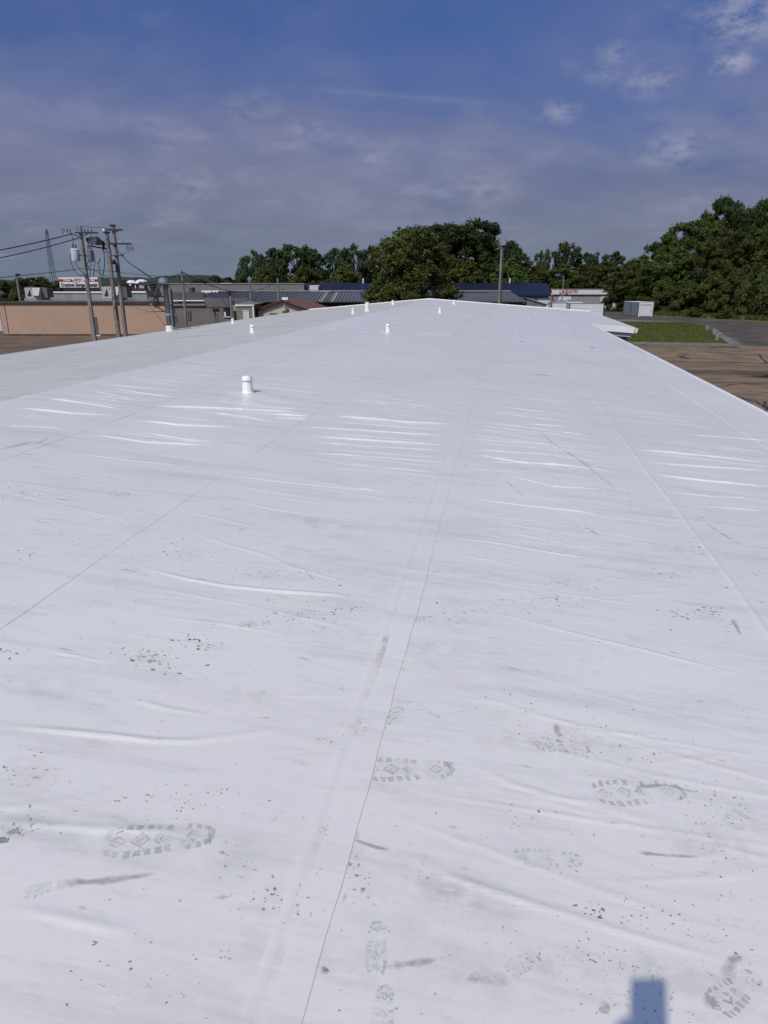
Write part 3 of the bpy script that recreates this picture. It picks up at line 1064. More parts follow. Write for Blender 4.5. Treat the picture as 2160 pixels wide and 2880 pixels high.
def smear(pts, w0, w1, m, name='smear'):
    P = [np.array(roof_hit(*p)) for p in pts]
    line = []
    for a, b_ in zip(P[:-1], P[1:]):
        n = max(2, int(np.hypot(*(b_ - a)) / 0.025))
        line += [a + (b_ - a) * j / n for j in range(n)]
    line.append(P[-1])
    vs, fl = [], []
    for i, p in enumerate(line):
        d = line[min(i + 1, len(line) - 1)] - line[max(i - 1, 0)]
        d = d / (np.hypot(*d) + 1e-9)
        f_ = i / (len(line) - 1)
        w_ = (w0 + (w1 - w0) * f_) * random.uniform(.6, 1.3) * min(1, 6 * f_ + .2, 6 * (1 - f_) + .2)
        n = np.array([-d[1], d[0]]) * w_ * .8
        e_ = min(1, 5 * f_, 3 * (1 - f_))
        vs += [p + n, p, p - n]
        fl += [0.0, e_, 0.0]
    z = drape(vs, 0.0009)
    o = MB().add(z, [f for i in range(len(line) - 1) for f in ((3 * i, 3 * i + 1, 3 * i + 4, 3 * i + 3), (3 * i + 1, 3 * i + 2, 3 * i + 5, 3 * i + 4))]).build(name, m, SHOP)
    at_ = o.data.attributes.new('fall', 'FLOAT', 'POINT')
    at_.data.foreach_set('value', fl)


smear([(170, 2485), (300, 2478), (450, 2455)], .022, .012, smear_m)
smear([(1770, 2215), (1870, 2208), (1975, 2232)], .014, .008, smear_m)
smear([(1310, 2762), (1345, 2750), (1390, 2768)], .03, .02, smear_m)
smear([(1080, 2722), (1240, 2700)], .022, .014, smear_m)
smear([(1790, 2400), (1900, 2408), (2005, 2412)], .012, .01, smear_m)
smear([(610, 2395), (640, 2402)], .01, .006, smear_m)
smear([(960, 2552), (975, 2505)], .012, .012, smear_m)
smear([(905, 2735), (920, 2725), (838 + 60, 2742)], .016, .012, smear_m)
smear([(985, 2360), (1060, 2385), (1100, 2392)], .012, .006, smear_m)
smear([(935, 2330), (975, 2260), (985, 2210)], .03, .02, smear_f)
smear([(1560, 2030), (1575, 2080)], .03, .02, smear_m)
smear([(2040, 2770), (2060, 2700), (2095, 2690)], .03, .015, smear_m)
smear([(2010, 2800), (1990, 2840)], .04, .04, smear_m)
smear([(1720, 2838), (1700, 2832), (1690, 2842)], .02, .018, smear_m)
smear([(1085, 1810), (1075, 1870), (1060, 1960)], .05, .03, rust_m)
smear([(1420, 1350), (1480, 1400)], .01, .012, smear_f)
smear([(1500, 1200), (1560, 1250), (1640, 1300), (1760, 1400)], .03, .04, rust_m)
smear([(1640, 1480), (1700, 1515)], .02, .02, smear_f)
smear([(1980, 1470), (2060, 1520), (2110, 1540)], .02, .02, smear_f)
smear([(2060, 1740), (2085, 1790)], .02, .012, smear_m)
smear([(0, 1265), (60, 1250), (120, 1238)], .05, .05, smear_f)
smear([(100, 1248), (140, 1228)], .04, .03, smear_m)
for k in range(12):
    px, py = random.uniform(1560, 1700), random.uniform(935, 975)
    smear([(px, py), (px + random.uniform(20, 60), py + random.uniform(-2, 3))], .16, .10, dirt_mat('ponding silt', (0.36, 0.34, 0.29), 0.7, 6, fall=True) if k == 0 else bpy.data.materials['ponding silt'], 'silt_stain')
for k in range(60):
    px, py = random.uniform(0, 2160), random.choice([random.uniform(1250, 1700), random.uniform(1700, 2600)])
    try:
        smear([(px, py), (px + random.uniform(15, 70), py + random.uniform(-6, 16))], random.uniform(.008, .02), .006, random.choice([smear_f, smear_f, rust_m]))
    except Exception:
        pass

# dust films and drying stains with soft edges
dust_m = dirt_mat('dried dust', (0.52, 0.505, 0.48), 0.17, 16, .40, .68, True)
wash_m = dirt_mat('washed grey film', (0.55, 0.55, 0.56), 0.12, 9, .38, .68, True)


def dust_patch(px, py, rx, ry, m):
    x0_, y0_ = roof_hit(px, py) if py > 100 else (px, py)      # small values are metres in plan
    K, J = 26, 5
    vs, fl, fs = [(x0_, y0_)], [1.0], []
    jit = [random.uniform(.7, 1.2) for _ in range(K)]
    a0 = random.uniform(-.25, .1)
    for j in range(1, J + 1):
        for k in range(K):
            a = 2 * math.pi * k / K
            q = j / J * jit[k]
            lx, ly = rx * q * math.cos(a), ry * q * math.sin(a)
            vs.append((x0_ + lx * math.cos(a0) - ly * math.sin(a0), y0_ + lx * math.sin(a0) + ly * math.cos(a0)))
            fl.append(max(0.0, 1 - (j / J) ** 2))
    for k in range(K):
        fs.append((0, 1 + k, 1 + (k + 1) % K))
    for j in range(J - 1):
        for k in range(K):
            k2 = (k + 1) % K
            fs.append((1 + j * K + k, 1 + (j + 1) * K + k, 1 + (j + 1) * K + k2, 1 + j * K + k2))
    o = MB().add(drape(vs, .0007), fs).build('dust_stain', m, SHOP)
    at_ = o.data.attributes.new('fall', 'FLOAT', 'POINT')
    at_.data.foreach_set('value', fl)


rd_ = random.Random(17)
for (px, py) in ((420, 1848), (555, 1812), (840, 1730), (745, 1620), (530, 1555), (1580, 1640), (1560, 1692), (1280, 1735), (1985, 1724), (1890, 1612), (1950, 1550), (1560, 1320), (1700, 1370), (60, 1390), (330, 1390), (80, 2180), (1030, 2040), (780, 2540), (1600, 2070), (1720, 2110), (2030, 2390), (1830, 2740), (2050, 2790), (1560, 2720), (1250, 2480), (1080, 1840), (1060, 1960), (1330, 2560), (960, 2380), (700, 1950), (1380, 2770), (2090, 2300), (1480, 2090), (860, 2700)):
    dust_patch(px + rd_.uniform(-10, 10), py + rd_.uniform(-6, 6), rd_.uniform(.08, .22), rd_.uniform(.04, .09), dust_m)
for k in range(46):
    px, py = rd_.uniform(0, 2160), rd_.choice([rd_.uniform(1180, 1500), rd_.uniform(1400, 2000), rd_.uniform(1900, 2850)])
    if roof_hit(px, py)[0] < EX - .3:
        dust_patch(px, py, rd_.uniform(.15, .6), rd_.uniform(.04, .14), wash_m)
film2_m = dirt_mat('old roof film', (0.36, 0.345, 0.29), 0.5, 3.5, .36, .66, True)
for k in range(60):                       # broad stains on the greyer left slope and the far sections
    if k < 38:
        dust_patch(rd_.uniform(LX + 1.2, RX - 1.2), rd_.uniform(6, 43), rd_.uniform(.5, 1.2), rd_.uniform(.12, .4), film2_m)
    else:
        dust_patch(rd_.uniform(RX + .8, EX - .9), rd_.uniform(11, 43), rd_.uniform(.3, .8), rd_.uniform(.1, .3), film2_m if k % 3 == 0 else wash_m)

# specks of dirt: too many to count, flat flakes lying on the sheet
def specks(clusters, name, m):
    vs, fs = [], []
    C = []
    for (px, py, n, rx, ry, s0, s1) in clusters:
        for _ in range(int(n * (.7 if rx < 90 else 1.2))):
            g_ = 2.2 if RNG.random() < .25 else 1.0
            qx, qy = px + RNG.normal(0, rx * g_), py + RNG.normal(0, ry * g_)
            if qy < 870:
                continue
            x, y = roof_hit(qx, qy)
            if not (LX < x < EX and y < 40):
                continue
            C.append((x, y, RNG.uniform(s0, s1) * (0.38 if RNG.random() < .65 else 0.8)))
    C = np.array(C)
    K = 7
    ang = np.linspace(0, 2 * np.pi, K, endpoint=False)
    n = len(C)
    el = RNG.uniform(1.0, 2.6, n)
    ro = RNG.normal(0.1, 0.7, n)
    rad = C[:, 2:3] / 2 * RNG.uniform(.65, 1.3, (n, K))
    lx, ly = rad * np.cos(ang) * np.sqrt(el)[:, None], rad * np.sin(ang) / np.sqrt(el)[:, None]
    X = C[:, 0:1] + lx * np.cos(ro)[:, None] - ly * np.sin(ro)[:, None]
    Y = C[:, 1:2] + lx * np.sin(ro)[:, None] + ly * np.cos(ro)[:, None]
    Z = flat_z(X, Y) + bump_z(X, Y) + 0.0018
    q = np.arange(n * K).reshape(n, K)
    me = np_mesh(name, np.stack([X, Y, Z], -1).reshape(-1, 3), q, m, False)
    o = link(name, me, SHOP)
    tag(o, None, None, None, 'stuff')


CL = [(420, 1848, 75, 34, 13, .008, .022), (555, 1812, 40, 30, 12, .006, .018), (45, 1836, 14, 24, 8, .008, .02), (830, 1730, 60, 36, 13, .006, .016), (960, 1725, 50, 30, 14, .006, .017),
      (700, 1755, 20, 40, 12, .004, .012), (745, 1620, 45, 30, 9, .006, .014), (860, 1620, 30, 24, 8, .005, .013), (530, 1555, 50, 40, 9, .006, .016), (420, 1562, 30, 30, 8, .005, .014),
      (50, 1560, 26, 30, 7, .006, .015), (50, 1390, 36, 26, 10, .006, .015), (330, 1390, 24, 30, 7, .006, .014), (200, 1515, 30, 40, 10, .005, .012), (1240, 1608, 22, 12, 9, .006, .014),
      (1160, 1600, 26, 20, 10, .005, .012), (1580, 1640, 70, 50, 12, .005, .014), (1560, 1692, 50, 60, 7, .006, .018), (1280, 1735, 110, 70, 22, .004, .013), (1900, 1728, 26, 24, 8, .010, .026),
      (1985, 1724, 34, 18, 10, .008, .022), (1890, 1612, 40, 30, 10, .006, .016), (1950, 1550, 40, 50, 10, .006, .016), (2060, 1770, 30, 14, 22, .006, .018), (2150, 1700, 24, 18, 10, .008, .02),
      (1400, 1310, 40, 50, 16, .008, .018), (1560, 1320, 60, 50, 20, .008, .02), (1700, 1370, 60, 60, 22, .006, .018), (1600, 1500, 60, 120, 40, .004, .012), (1950, 1450, 40, 60, 16, .006, .016),
      (80, 2180, 60, 60, 22, .004, .011), (60, 2330, 36, 30, 14, .005, .012), (10, 2365, 6, 10, 5, .012, .03), (430, 2245, 24, 30, 14, .004, .010), (560, 2270, 24, 30, 14, .004, .009), (630, 2230, 16, 50, 8, .005, .010),
      (1030, 2040, 40, 34, 16, .004, .010), (900, 2085, 14, 30, 8, .005, .010), (780, 2540, 60, 50, 22, .004, .011), (860, 2590, 20, 34, 16, .003, .008), (1010, 2480, 26, 28, 26, .005, .013),
      (700, 2420, 16, 30, 24, .003, .009), (1480, 2300, 20, 34, 14, .006, .015), (1570, 2330, 22, 50, 12, .004, .010), (1600, 2060, 70, 60, 24, .003, .010), (1720, 2110, 70, 60, 24, .003, .010), (1780, 2135, 40, 26, 14, .003, .010),
      (1700, 1980, 90, 170, 40, .003, .009), (1960, 2210, 40, 50, 30, .004, .010), (2000, 2290, 30, 40, 36, .004, .011), (2030, 2390, 60, 40, 40, .003, .010), (2090, 2300, 40, 36, 30, .003, .009),
      (1670, 2560, 24, 30, 14, .006, .014), (1820, 2570, 26, 40, 14, .004, .010), (1620, 2700, 50, 70, 16, .004, .011), (1560, 2720, 50, 80, 20, .003, .008), (1830, 2730, 50, 60, 12, .004, .010), (1850, 2790, 36, 60, 30, .004, .011),
      (1750, 2820, 30, 60, 30, .004, .010), (1900, 2830, 30, 80, 24, .004, .010), (1700, 2842, 2, 5, 3, .02, .028), (2000, 2640, 50, 90, 40, .003, .009), (1250, 2480, 20, 90, 60, .003, .008), (1180, 2790, 10, 60, 40, .004, .008),
      (300, 2700, 14, 120, 60, .003, .009), (480, 2790, 14, 120, 20, .003, .008), (640, 2690, 10, 40, 10, .004, .009), (1080, 1500, 380, 640, 160, .003, .010), (1500, 1750, 380, 420, 130, .002, .008), (500, 1700, 200, 330, 130, .002, .008),
      (1400, 2300, 260, 500, 260, .002, .007), (500, 2250, 130, 320, 200, .002, .007), (1750, 2550, 200, 250, 170, .002, .007)]
specks(CL, 'dirt_specks', mat('dark roof dirt', (0.07, 0.07, 0.068), 0.95, 0.25, 6, col2=(0.50, 0.48, 0.45), lo=.42, hi=.66))

# ------------------------------------------------------------------ buildings around; each stands in its own frame (x along its front, y away from us)
def building(name, label, px, py, v, cat='building', rot=YAW):
    u, z = uz(px, py, v)
    p = W(u, v)
    return thing(name, label, cat, (p.x, p.y, 0), rot), u, v


class Fr:
    """pixel marks on a front plane at distance v, as local x and z of a thing"""
    def __init__(s, u0, v):
        s.u0, s.v = u0, v

    def x(s, px, py=860):
        return uz(px, py, s.v)[0] - s.u0

    def z(s, py):
        return uz(1080, py, s.v)[1]

    def at(s, v):
        return Fr2(s.u0, s.v, v)


class Fr2(Fr):
    def __init__(s, u0, v0, v):
        s.u0, s.v, s.v0 = u0, v, v0


# --- peach stucco building
stucco = mat('peach stucco', (0.45, 0.29, 0.195), 0.9, 0.05, 0.35, 0.01, 8, col2=(0.385, 0.265, 0.175))
brown_fascia = mat('dark brown fascia', (0.055, 0.042, 0.035), 0.7, 0.1)
roof_grey = mat('grey flat roof', (0.2, 0.19, 0.18), 0.9, 0.15, 0.4)
taupe = mat('taupe painted block', (0.165, 0.145, 0.125), 0.85, 0.08, 0.5, 0.005, 6)
grey_para = mat('grey parapet metal', (0.27, 0.265, 0.25), 0.7, 0.10, 0.5, stretch=(2, 1, 0.2))
dark_para = mat('dark grey parapet', (0.085, 0.082, 0.08), 0.8, 0.12, 0.6, stretch=(2, 1, 0.3))
glass_m = mat('dark window glass', (0.02, 0.022, 0.025), 0.12, 0.2)
brown_door = mat('olive brown door', (0.11, 0.095, 0.07), 0.6, 0.08)

V = 82.0
B, u0, _ = building('stucco_building', 'flat roofed peach stucco building at the left beyond the car park', 240, 945, V)
F = Fr(u0, V)
xl, xr, zt = F.x(10, 940), F.x(478, 900), F.z(853)
bx('wall', stucco, B, xl, xr, 0, 22, 0.0, zt)
bx('roof', roof_grey, B, xl - .15, xr, -.12, 22.2, zt + .002, zt + .12)
bx('fascia', brown_fascia, B, xl - .2, xr + .02, -.2, .10, zt - .02, zt + .22)
bx('base_strip', mat('dark wall foot', (0.10, 0.075, 0.06), 0.9, 0.2, 1), B, xl - .03, xr, -.07, -.003, 0, .22)  # dark brown strip along the foot of the wall
bx('control_joint', brown_fascia, B, F.x(26, 940) - .04, F.x(26, 940) + .03, -.02, -.003, .22, zt - .03)
d0, d1 = F.x(257, 900), F.x(273, 900)
D = bx('door', brown_door, B, d0, d1, -.05, -.004, .1, F.z(891))
bx('door_frame', brown_fascia, D, d0 - .12, d0 - .003, -.08, -.005, .05, F.z(889))
bx('sill', white_trim, D, d0 - .1, d1 + .25, -.3, -.06, 0, .10)
part('handle', galv, D, lambda b: b.lathe([(.05, 0), (.06, .05), (.03, .1)], (d1 - .2, -.08, 1.0), 10), True)
vb = 12.0   # things on its roof
F2 = Fr(u0, V + vb)
part('parapet', grey_para, B, lambda b: b.box(F2.x(108), F2.x(292), vb, vb + .4, zt + .1, F2.z(824)))
part('parapet_cap', white_trim, B, lambda b: b.box(F2.x(105), F2.x(292), vb - .12, vb + .5, F2.z(824) + .003, F2.z(820)))
part('parapet', grey_para, B, lambda b: b.box(F2.x(355), F2.x(416), vb, vb + .4, zt + .1, F2.z(824)))
part('parapet_cap', white_trim, B, lambda b: b.box(F2.x(355), F2.x(414), vb - .12, vb + .5, F2.z(824) + .003, F2.z(819)))
hvac_m = mat('beige air handler steel', (0.42, 0.40, 0.355), 0.6, 0.06)


def air_handler(px0, px1, py0, py1, v, label, tail):
    u, _z = uz((px0 + px1) / 2, py1, v)
    p = W(u, v)
    z0 = zt + .125
    t = thing('air_handler', label, 'air handler', (p.x, p.y, z0), YAW, 'air handlers on the flat roof')
    f = Fr(u, v)
    h = f.z(py0) - z0
    w = f.x(px1) - f.x(px0)
    part('casing', hvac_m, t, lambda b: b.box(-w / 2, w / 2, 0, 2.2, .25, h))
    part('curb', galv, t, lambda b: b.box(-w / 2 - .15, w / 2 + .1, -.1, 2.3, -.02, .248))
    part('louvre', dark_gap, t, lambda b: b.prism([(-w / 2 + .25, .5), (-w / 2 + .75, .5), (-w / 2 + .62, h * .85)], -.05, -.004))
    part('intake_hood', hvac_m, t, lambda b: b.add([(0.0, -.003, h - .05), (w / 2, -.003, h - .05), (w / 2, -.003, h * .35), (0, -.003, h * .35), (0.35, -.7, h * .38), (w / 2 + .05, -.7, h * .38)],
                                                  [(0, 1, 5, 4), (1, 2, 5), (0, 4, 3), (3, 4, 5, 2)]))
    part('hood_mouth', dark_gap, t, lambda b: b.prism([(-.15, h - .12), (w / 2 - .25, h - .12), (w / 2 - .05, h * .45), (.2, h * .45)], -.02, -.004))
    part('side_cabinet', mat('grey cabinet', (0.11, 0.105, 0.10), 0.7, 0.1), t, lambda b: b.box(w / 2 + .003, w / 2 + tail, .3, 2.0, .3, h * .95))


air_handler(74, 117, 809, 846, V + 8, 'beige rooftop air handler left of the white capped parapet', .7)
air_handler(290, 338, 806, 846, V + 8, 'beige rooftop air handler behind the pair of poles', .85)
# white garage edge at the far left
BG, ug, vg = building('garage', 'white fronted garage at the left picture edge beside the peach building', -40, 930, 90.0)
Fg = Fr(ug, 90.0)
bx('wall', mat('white garage wall', (0.55, 0.53, 0.5), 0.8, 0.08), BG, -4, Fg.x(2, 900), 0, 8, 0, Fg.z(868))
bx('door', dark_gap, BG, Fg.x(-40, 900), Fg.x(-6, 900), -.06, -.004, .0, Fg.z(884))
bx('roof', brown_fascia, BG, -4.3, Fg.x(4, 900), -.3, 8.3, Fg.z(868) + .003, Fg.z(862))

# --- taupe annex
V = 82.4
B, u0, _ = building('taupe_annex', 'dull taupe block building joined to the right end of the peach one', 560, 945, V)
F = Fr(u0, V)
x0, x1 = F.x(479, 900), F.x(662, 880)
zt2 = F.z(860)
bx('wall', taupe, B, x0, x1, .0, 14, 0, zt2)
bx('fascia', mat('taupe fascia', (0.2, 0.18, 0.16), 0.8, 0.08), B, x0, F.x(578, 860), -.22, .1, zt2 + .003, F.z(855))
bx('roof', roof_grey, B, x0, x1, .12, 14, zt2 + .003, zt2 + .1)
Fb = Fr(u0, V + 4)
bx('upper_parapet', dark_para, B, Fb.x(474), Fb.x(576), 4, 4.5, zt2 + .15, Fb.z(822))
bx('parapet_flashing', white_trim, B, Fb.x(476), Fb.x(577), 3.8, 3.98, Fb.z(847), Fb.z(844))
bx('side_parapet', mat('mid grey block', (0.135, 0.128, 0.12), 0.85, 0.1, 0.6), B, F.x(577), F.x(697), -.06, -.005, F.z(864), F.z(839))
for (a, b_, c, d) in ((526, 536, 873, 900),):
    w = bx('window', mat('window surround', (0.13, 0.12, 0.11), 0.7, 0.1), B, F.x(a), F.x(b_), -.08, -.004, F.z(d), F.z(c))
    for k in range(2):
        xa = F.x(a) + .08 + k * (F.x(b_) - F.x(a)) / 2
        bx('pane', glass_m, w, xa, xa + (F.x(b_) - F.x(a)) / 2 - .14, -.1, -.083, F.z(d) + .1, F.z(c) - .1)
w = bx('window', black_metal, B, F.x(628), F.x(646), -.08, -.004, F.z(890), F.z(865))
bx('pane', glass_m, w, F.x(629), F.x(645), -.1, -.083, F.z(880), F.z(866.5))
bx('sill', white_trim, w, F.x(627), F.x(647), -.16, -.085, F.z(892), F.z(890) - .003)
bx('frame', white_trim, w, F.x(630), F.x(634), -.14, -.104, F.z(889), F.z(877))
dd = bx('door', brown_door, B, F.x(601), F.x(608), -.08, -.004, .05, F.z(879))
bx('door_frame', mat('pale jamb', (0.25, 0.23, 0.2), .7, .05), dd, F.x(608) + .003, F.x(609.5), -.1, -.004, .05, F.z(878))
bx('sign_bracket', dark_para, B, F.x(594), F.x(614), -.25, -.004, F.z(869), F.z(866))
bx('wall_lamp', dark_para, B, F.x(598), F.x(601), -.5, -.256, F.z(875), F.z(864))
bx('meter_box', grey_para, B, F.x(657), F.x(668), -.5, -.31, F.z(874), F.z(858))
part('conduit', galv, B, lambda b: b.tube([(F.x(652), -.5, 0.2), (F.x(652), -.5, F.z(832))], .09, 8))
part('conduit', dark_para, B, lambda b: b.tube([(F.x(646), -.42, F.z(864)), (F.x(646), -.42, F.z(823))], .06, 8))
bx('wheelie_bins', black_metal, B, F.x(618), F.x(690), -2.5, -.6, 0, F.z(893)) if False else None

# --- small shed with white trim
V = 74.0
B, u0, _ = building('trimmed_shed', 'small olive shed with white corner trim left of the red roof', 690, 900, V, 'shed')
F = Fr(u0, V)
x0, x1, zt3 = F.x(664), F.x(713, 880), F.z(859)
olive = mat('olive siding', (0.21, 0.19, 0.13), 0.8, 0.08)
bx('wall', olive, B, x0, x1, 0, 5, 0, zt3)
bx('roof', roof_grey, B, x0 - .1, x1 + .35, -.05, 5.2, zt3 + .09, zt3 + .16)
bx('fascia', white_trim, B, x0 - .1, x1 + .1, -.12, -.004, zt3 - .06, zt3 + .087)
bx('corner_trim', white_trim, B, x1 - .07, x1 + .06, -.07, -.005, 0, zt3 - .062)
dd = bx('door', mat('pale door', (0.55, 0.57, 0.6), .6, .04), B, F.x(685), F.x(697), -.05, -.004, .05, F.z(875))
for a, b_ in ((683, 684.8), (697.2, 699)):
    bx('door_frame', white_trim, dd, F.x(a), F.x(b_), -.08, -.004, .05, F.z(873))
bx('door_frame', white_trim, dd, F.x(683), F.x(699), -.09, -.081, F.z(875) + .003, F.z(873))

# --- tan shed with a red roof, square to our own roof
V = 75.0
B, u0, _ = building('red_roofed_shed', 'tan ribbed metal shed with a dark red gable roof', 798, 900, V, 'shed', 0.0)
hw, zp, ze, Ld = 2.75, Fr(u0, V).z(845), Fr(u0, V).z(870.5), 7.2
tan_m = mat('tan ribbed metal', (0.52, 0.46, 0.33), 0.6, 0.05, 2)
red_roof = mat('dark red metal roof', (0.16, 0.072, 0.05), 0.85, 0.08, 1)
part('wall', tan_m, B, lambda b: b.prism([(-hw, 0), (hw, 0), (hw, ze - .05), (0, zp - .06), (-hw, ze - .05)], 0, Ld))
for k in range(26):
    xx = -hw + .1 + k * .212
    part('wall_rib', tan_m, B, lambda b: b.box(xx, xx + .05, -.03, -.003, 0, zp - .10 - abs(xx + .025) / hw * (zp - ze) - .1))
for s_ in (-1, 1):
    part('roof_slope', red_roof, B, lambda b: b.prism([(s_ * (hw + .35), ze - .14), (0, zp), (0, zp + .09), (s_ * (hw + .35), ze - .05)], -.35, Ld + .3))
    part('barge_board', mat('black red trim', (0.035, 0.012, 0.012), .5, .05), B, lambda b: b.prism([(s_ * (hw + .36), ze - .26), (0, zp - .13), (0, zp + .05), (s_ * (hw + .36), ze - .10)], -.40, -.352))
part('gable_vent', white_trim, B, lambda b: b.prism([(.2 + .17 * math.cos(a), zp - .42 + .17 * math.sin(a)) for a in np.linspace(0, 6.28, 15)[:-1]], -.1, -.004))
part('vent_core', dark_gap, B, lambda b: b.prism([(.2 + .06 * math.cos(a), zp - .42 + .06 * math.sin(a)) for a in np.linspace(0, 6.28, 11)[:-1]], -.12, -.102))
part('ridge_vent', white_trim, B, lambda b: b.box(-.12, .52, .05, .5, zp + .05, zp + .3))
Fs = Fr(u0, V)
wv = bx('window', white_trim, B, Fs.x(757), Fs.x(777), -.05, -.004, .8, Fs.z(884))
bx('window_head', mat('brown head', (0.1, 0.085, 0.06), .7, .05), wv, Fs.x(756), Fs.x(778), -.12, -.052, Fs.z(884) + .002, Fs.z(881))
pl = [(793, 878), (797, 874.5), (803, 873.5), (805.5, 870), (803, 867), (803.5, 865), (807, 866), (811, 867), (814, 870), (814, 874), (811, 877), (805, 878.5), (799, 878)]
part('animal_cutout', mat('dark brown cutout', (0.075, 0.06, 0.04), .7, .1), B, lambda b: b.prism([(Fs.x(a, c), Fs.z(c)) for a, c in pl], -.09, -.05))

# --- long grey flat building behind
V = 150.0
B, u0, _ = building('long_grey_building', 'long taupe flat topped warehouse behind the ribbed roof', 660, 830, V, 'warehouse')
F = Fr(u0, V)
lg = mat('warm grey panel', (0.185, 0.175, 0.16), 0.8, 0.04, 0.3)
xe = F.x(855, 800)
xs_ = np.linspace(F.x(440, 800), xe, 22)
for a, b_ in zip(xs_[:-1], xs_[1:]):
    bx('wall_panel', lg, B, a + .01, b_ - .01, 0, .2, 0, F.z(799))
bx('core', dark_para, B, xs_[0], xe, .21, 20, 0, F.z(800))
bx('coping', grey_para, B, xs_[0] - .1, xe + .1, -.12, .5, F.z(799) + .003, F.z(796.5))
bx('end_wall', mat('navy dark end', (0.02, 0.025, 0.045), .6, .1), B, xe + .003, F.x(868, 800), 2, 20, 0, F.z(797))
bx('coping_patch', white_trim, B, F.x(626), F.x(656), -.2, -.125, F.z(797.5), F.z(796))
bx('roof_unit', dark_para, B, F.x(556), F.x(566), -6, -4, 3.0, F.z(808))
bx('downpipe', dark_para, B, F.x(796.5), F.x(797.3), -.1, -.004, 2, F.z(810))

# --- standing seam roof
VE, VR = 108.0, 122.0
B, u0, _ = building('ribbed_roof_building', 'low building with a long grey standing seam metal roof', 1000, 850, VE)
Fe, Fri = Fr(u0, VE), Fr(u0, VR)
zE, zR = Fe.z(847), Fri.z(821)
xa, xb = Fe.x(540, 850), Fe.x(1481, 850)
ribm = mat('grey standing seam metal', (0.125, 0.125, 0.122), 0.5, 0.07, 0.4)
ribm2 = mat('pale roof panel', (0.30, 0.295, 0.27), 0.5, 0.07, 0.4)
ribm3 = mat('brownish roof panel', (0.12, 0.095, 0.08), 0.6, 0.07, 0.4)
NP = 92
pw = (xb - xa) / NP
dy = VR - VE


def panel_mesh(m):
    b = MB()
    b.add([(0, 0, zE), (pw, 0, zE), (pw, dy, zR), (0, dy, zR)], [(0, 1, 2, 3)])
    b.add([(0, -.02, zE - .1), (pw, -.02, zE - .1), (pw, -.02, zE + .01), (0, -.02, zE + .01)], [(0, 1, 2, 3)])
    b.add([(0, 0, zE), (.07, 0, zE), (.07, 0, zE + .13), (0, 0, zE + .13), (0, dy, zR), (.07, dy, zR), (.07, dy, zR + .13), (0, dy, zR + .13)],
          [(0, 1, 2, 3), (3, 2, 6, 7), (0, 3, 7, 4), (1, 5, 6, 2)])
    return b.mesh('roof_panel', m)


pm, pm2, pm3 = panel_mesh(ribm), panel_mesh(ribm2), panel_mesh(ribm3)
for k in range(NP):
    pxk = 540 + (k + .5) / NP * 941
    o = link('roof_panel', pm2 if 895 < pxk < 906 or 930 < pxk < 940 else pm3 if 906 < pxk < 930 else pm, B)
    o.location = (xa + k * pw, 0, 0)
bx('ridge_cap', grey_para, B, xa, xb, dy - .2, dy + .3, zR + .09, zR + .26)
bx('wall', mat('shaded dark wall', (0.03, 0.028, 0.027), .8, .1), B, xa + .4, xb - .4, .9, dy * 2 - 1, 0, zE - .12)  # under-eave shade is put into this wall's near-black colour
bx('gutter', black_metal, B, xa, xb, -.25, -.03, zE - .22, zE - .06)
part('back_slope', ribm, B, lambda b: b.add([(xa, dy + .3, zR + .05), (xb, dy + .3, zR + .05), (xb, 2 * dy, zE), (xa, 2 * dy, zE)], [(0, 1, 2, 3)]))
bx('ridge_vent', grey_para, B, Fri.x(880), Fri.x(934), dy - 1.2, dy + .8, zR - .02, Fri.z(816.5))
bx('ridge_vent', white_trim, B, Fri.x(573), Fri.x(621), dy - .8, dy + .5, zR - .1, Fri.z(817))
bx('skylight', mat('dark blue skylight', (0.02, 0.024, 0.04), .3, .1), B, Fri.x(1292), Fri.x(1366), dy - 1.4, dy - .5, zR - .10, zR + .05)
part('vent_pipe', black_metal, B, lambda b: b.tube([(Fri.x(668), dy - 6, zR - .6), (Fri.x(668), dy - 6, zR + .25)], .3, 10))
bx('door', mat('beige door', (0.17, 0.15, 0.125), .7, .1), B, Fe.x(1452), Fe.x(1463), .8, .895, 0, zE - .25)
bx('window', glass_m, B, Fe.x(1466), Fe.x(1480), .8, .895, .8, zE - .4)
post = MB().box(-.1, .1, -.1, .1, 0, zE - .13).mesh('porch_post', black_metal)
for pxk in (1270, 1330, 1395, 1450, 1478):
    o = link('porch_post', post, B)
    o.location = (Fe.x(pxk), .2, 0)

# --- building with the navy roof
V = 146.0
B, u0, _ = building('navy_roofed_building', 'white walled building with a long navy blue metal roof', 1200, 830, V)
Fe, Fri = Fr(u0, V), Fr(u0, V + 12)
navy = mat('navy metal roof', (0.007, 0.010, 0.030), 0.5, 0.08, 0.5)
zE, zR = Fe.z(829), Fri.z(796)
xa, xb = Fe.x(885, 820), Fe.x(1549, 829)
ra, rb = Fri.x(905, 800), Fri.x(1537, 796)
xs_ = np.linspace(0, 1, 31)
for a, b_ in zip(xs_[:-1], xs_[1:]):
    ea, eb, qa, qb = xa + (xb - xa) * a, xa + (xb - xa) * b_, ra + (rb - ra) * a, ra + (rb - ra) * b_
    part('roof_panel', navy, B, lambda b: b.add([(ea, -.6, zE), (eb, -.6, zE), (qb, 12, zR), (qa, 12, zR), (ea, -.6, zE + .07), (ea + .06, -.6, zE + .07), (qa + .06, 12, zR + .07), (qa, 12, zR + .07), (ea + .06, -.6, zE), (qa + .06, 12, zR)],
                                                [(0, 1, 2, 3), (4, 5, 6, 7), (0, 4, 7, 3), (5, 8, 9, 6)]))
part('fascia', navy, B, lambda b: b.box(xa, xb, -.64, -.602, zE - .3, zE + .02))
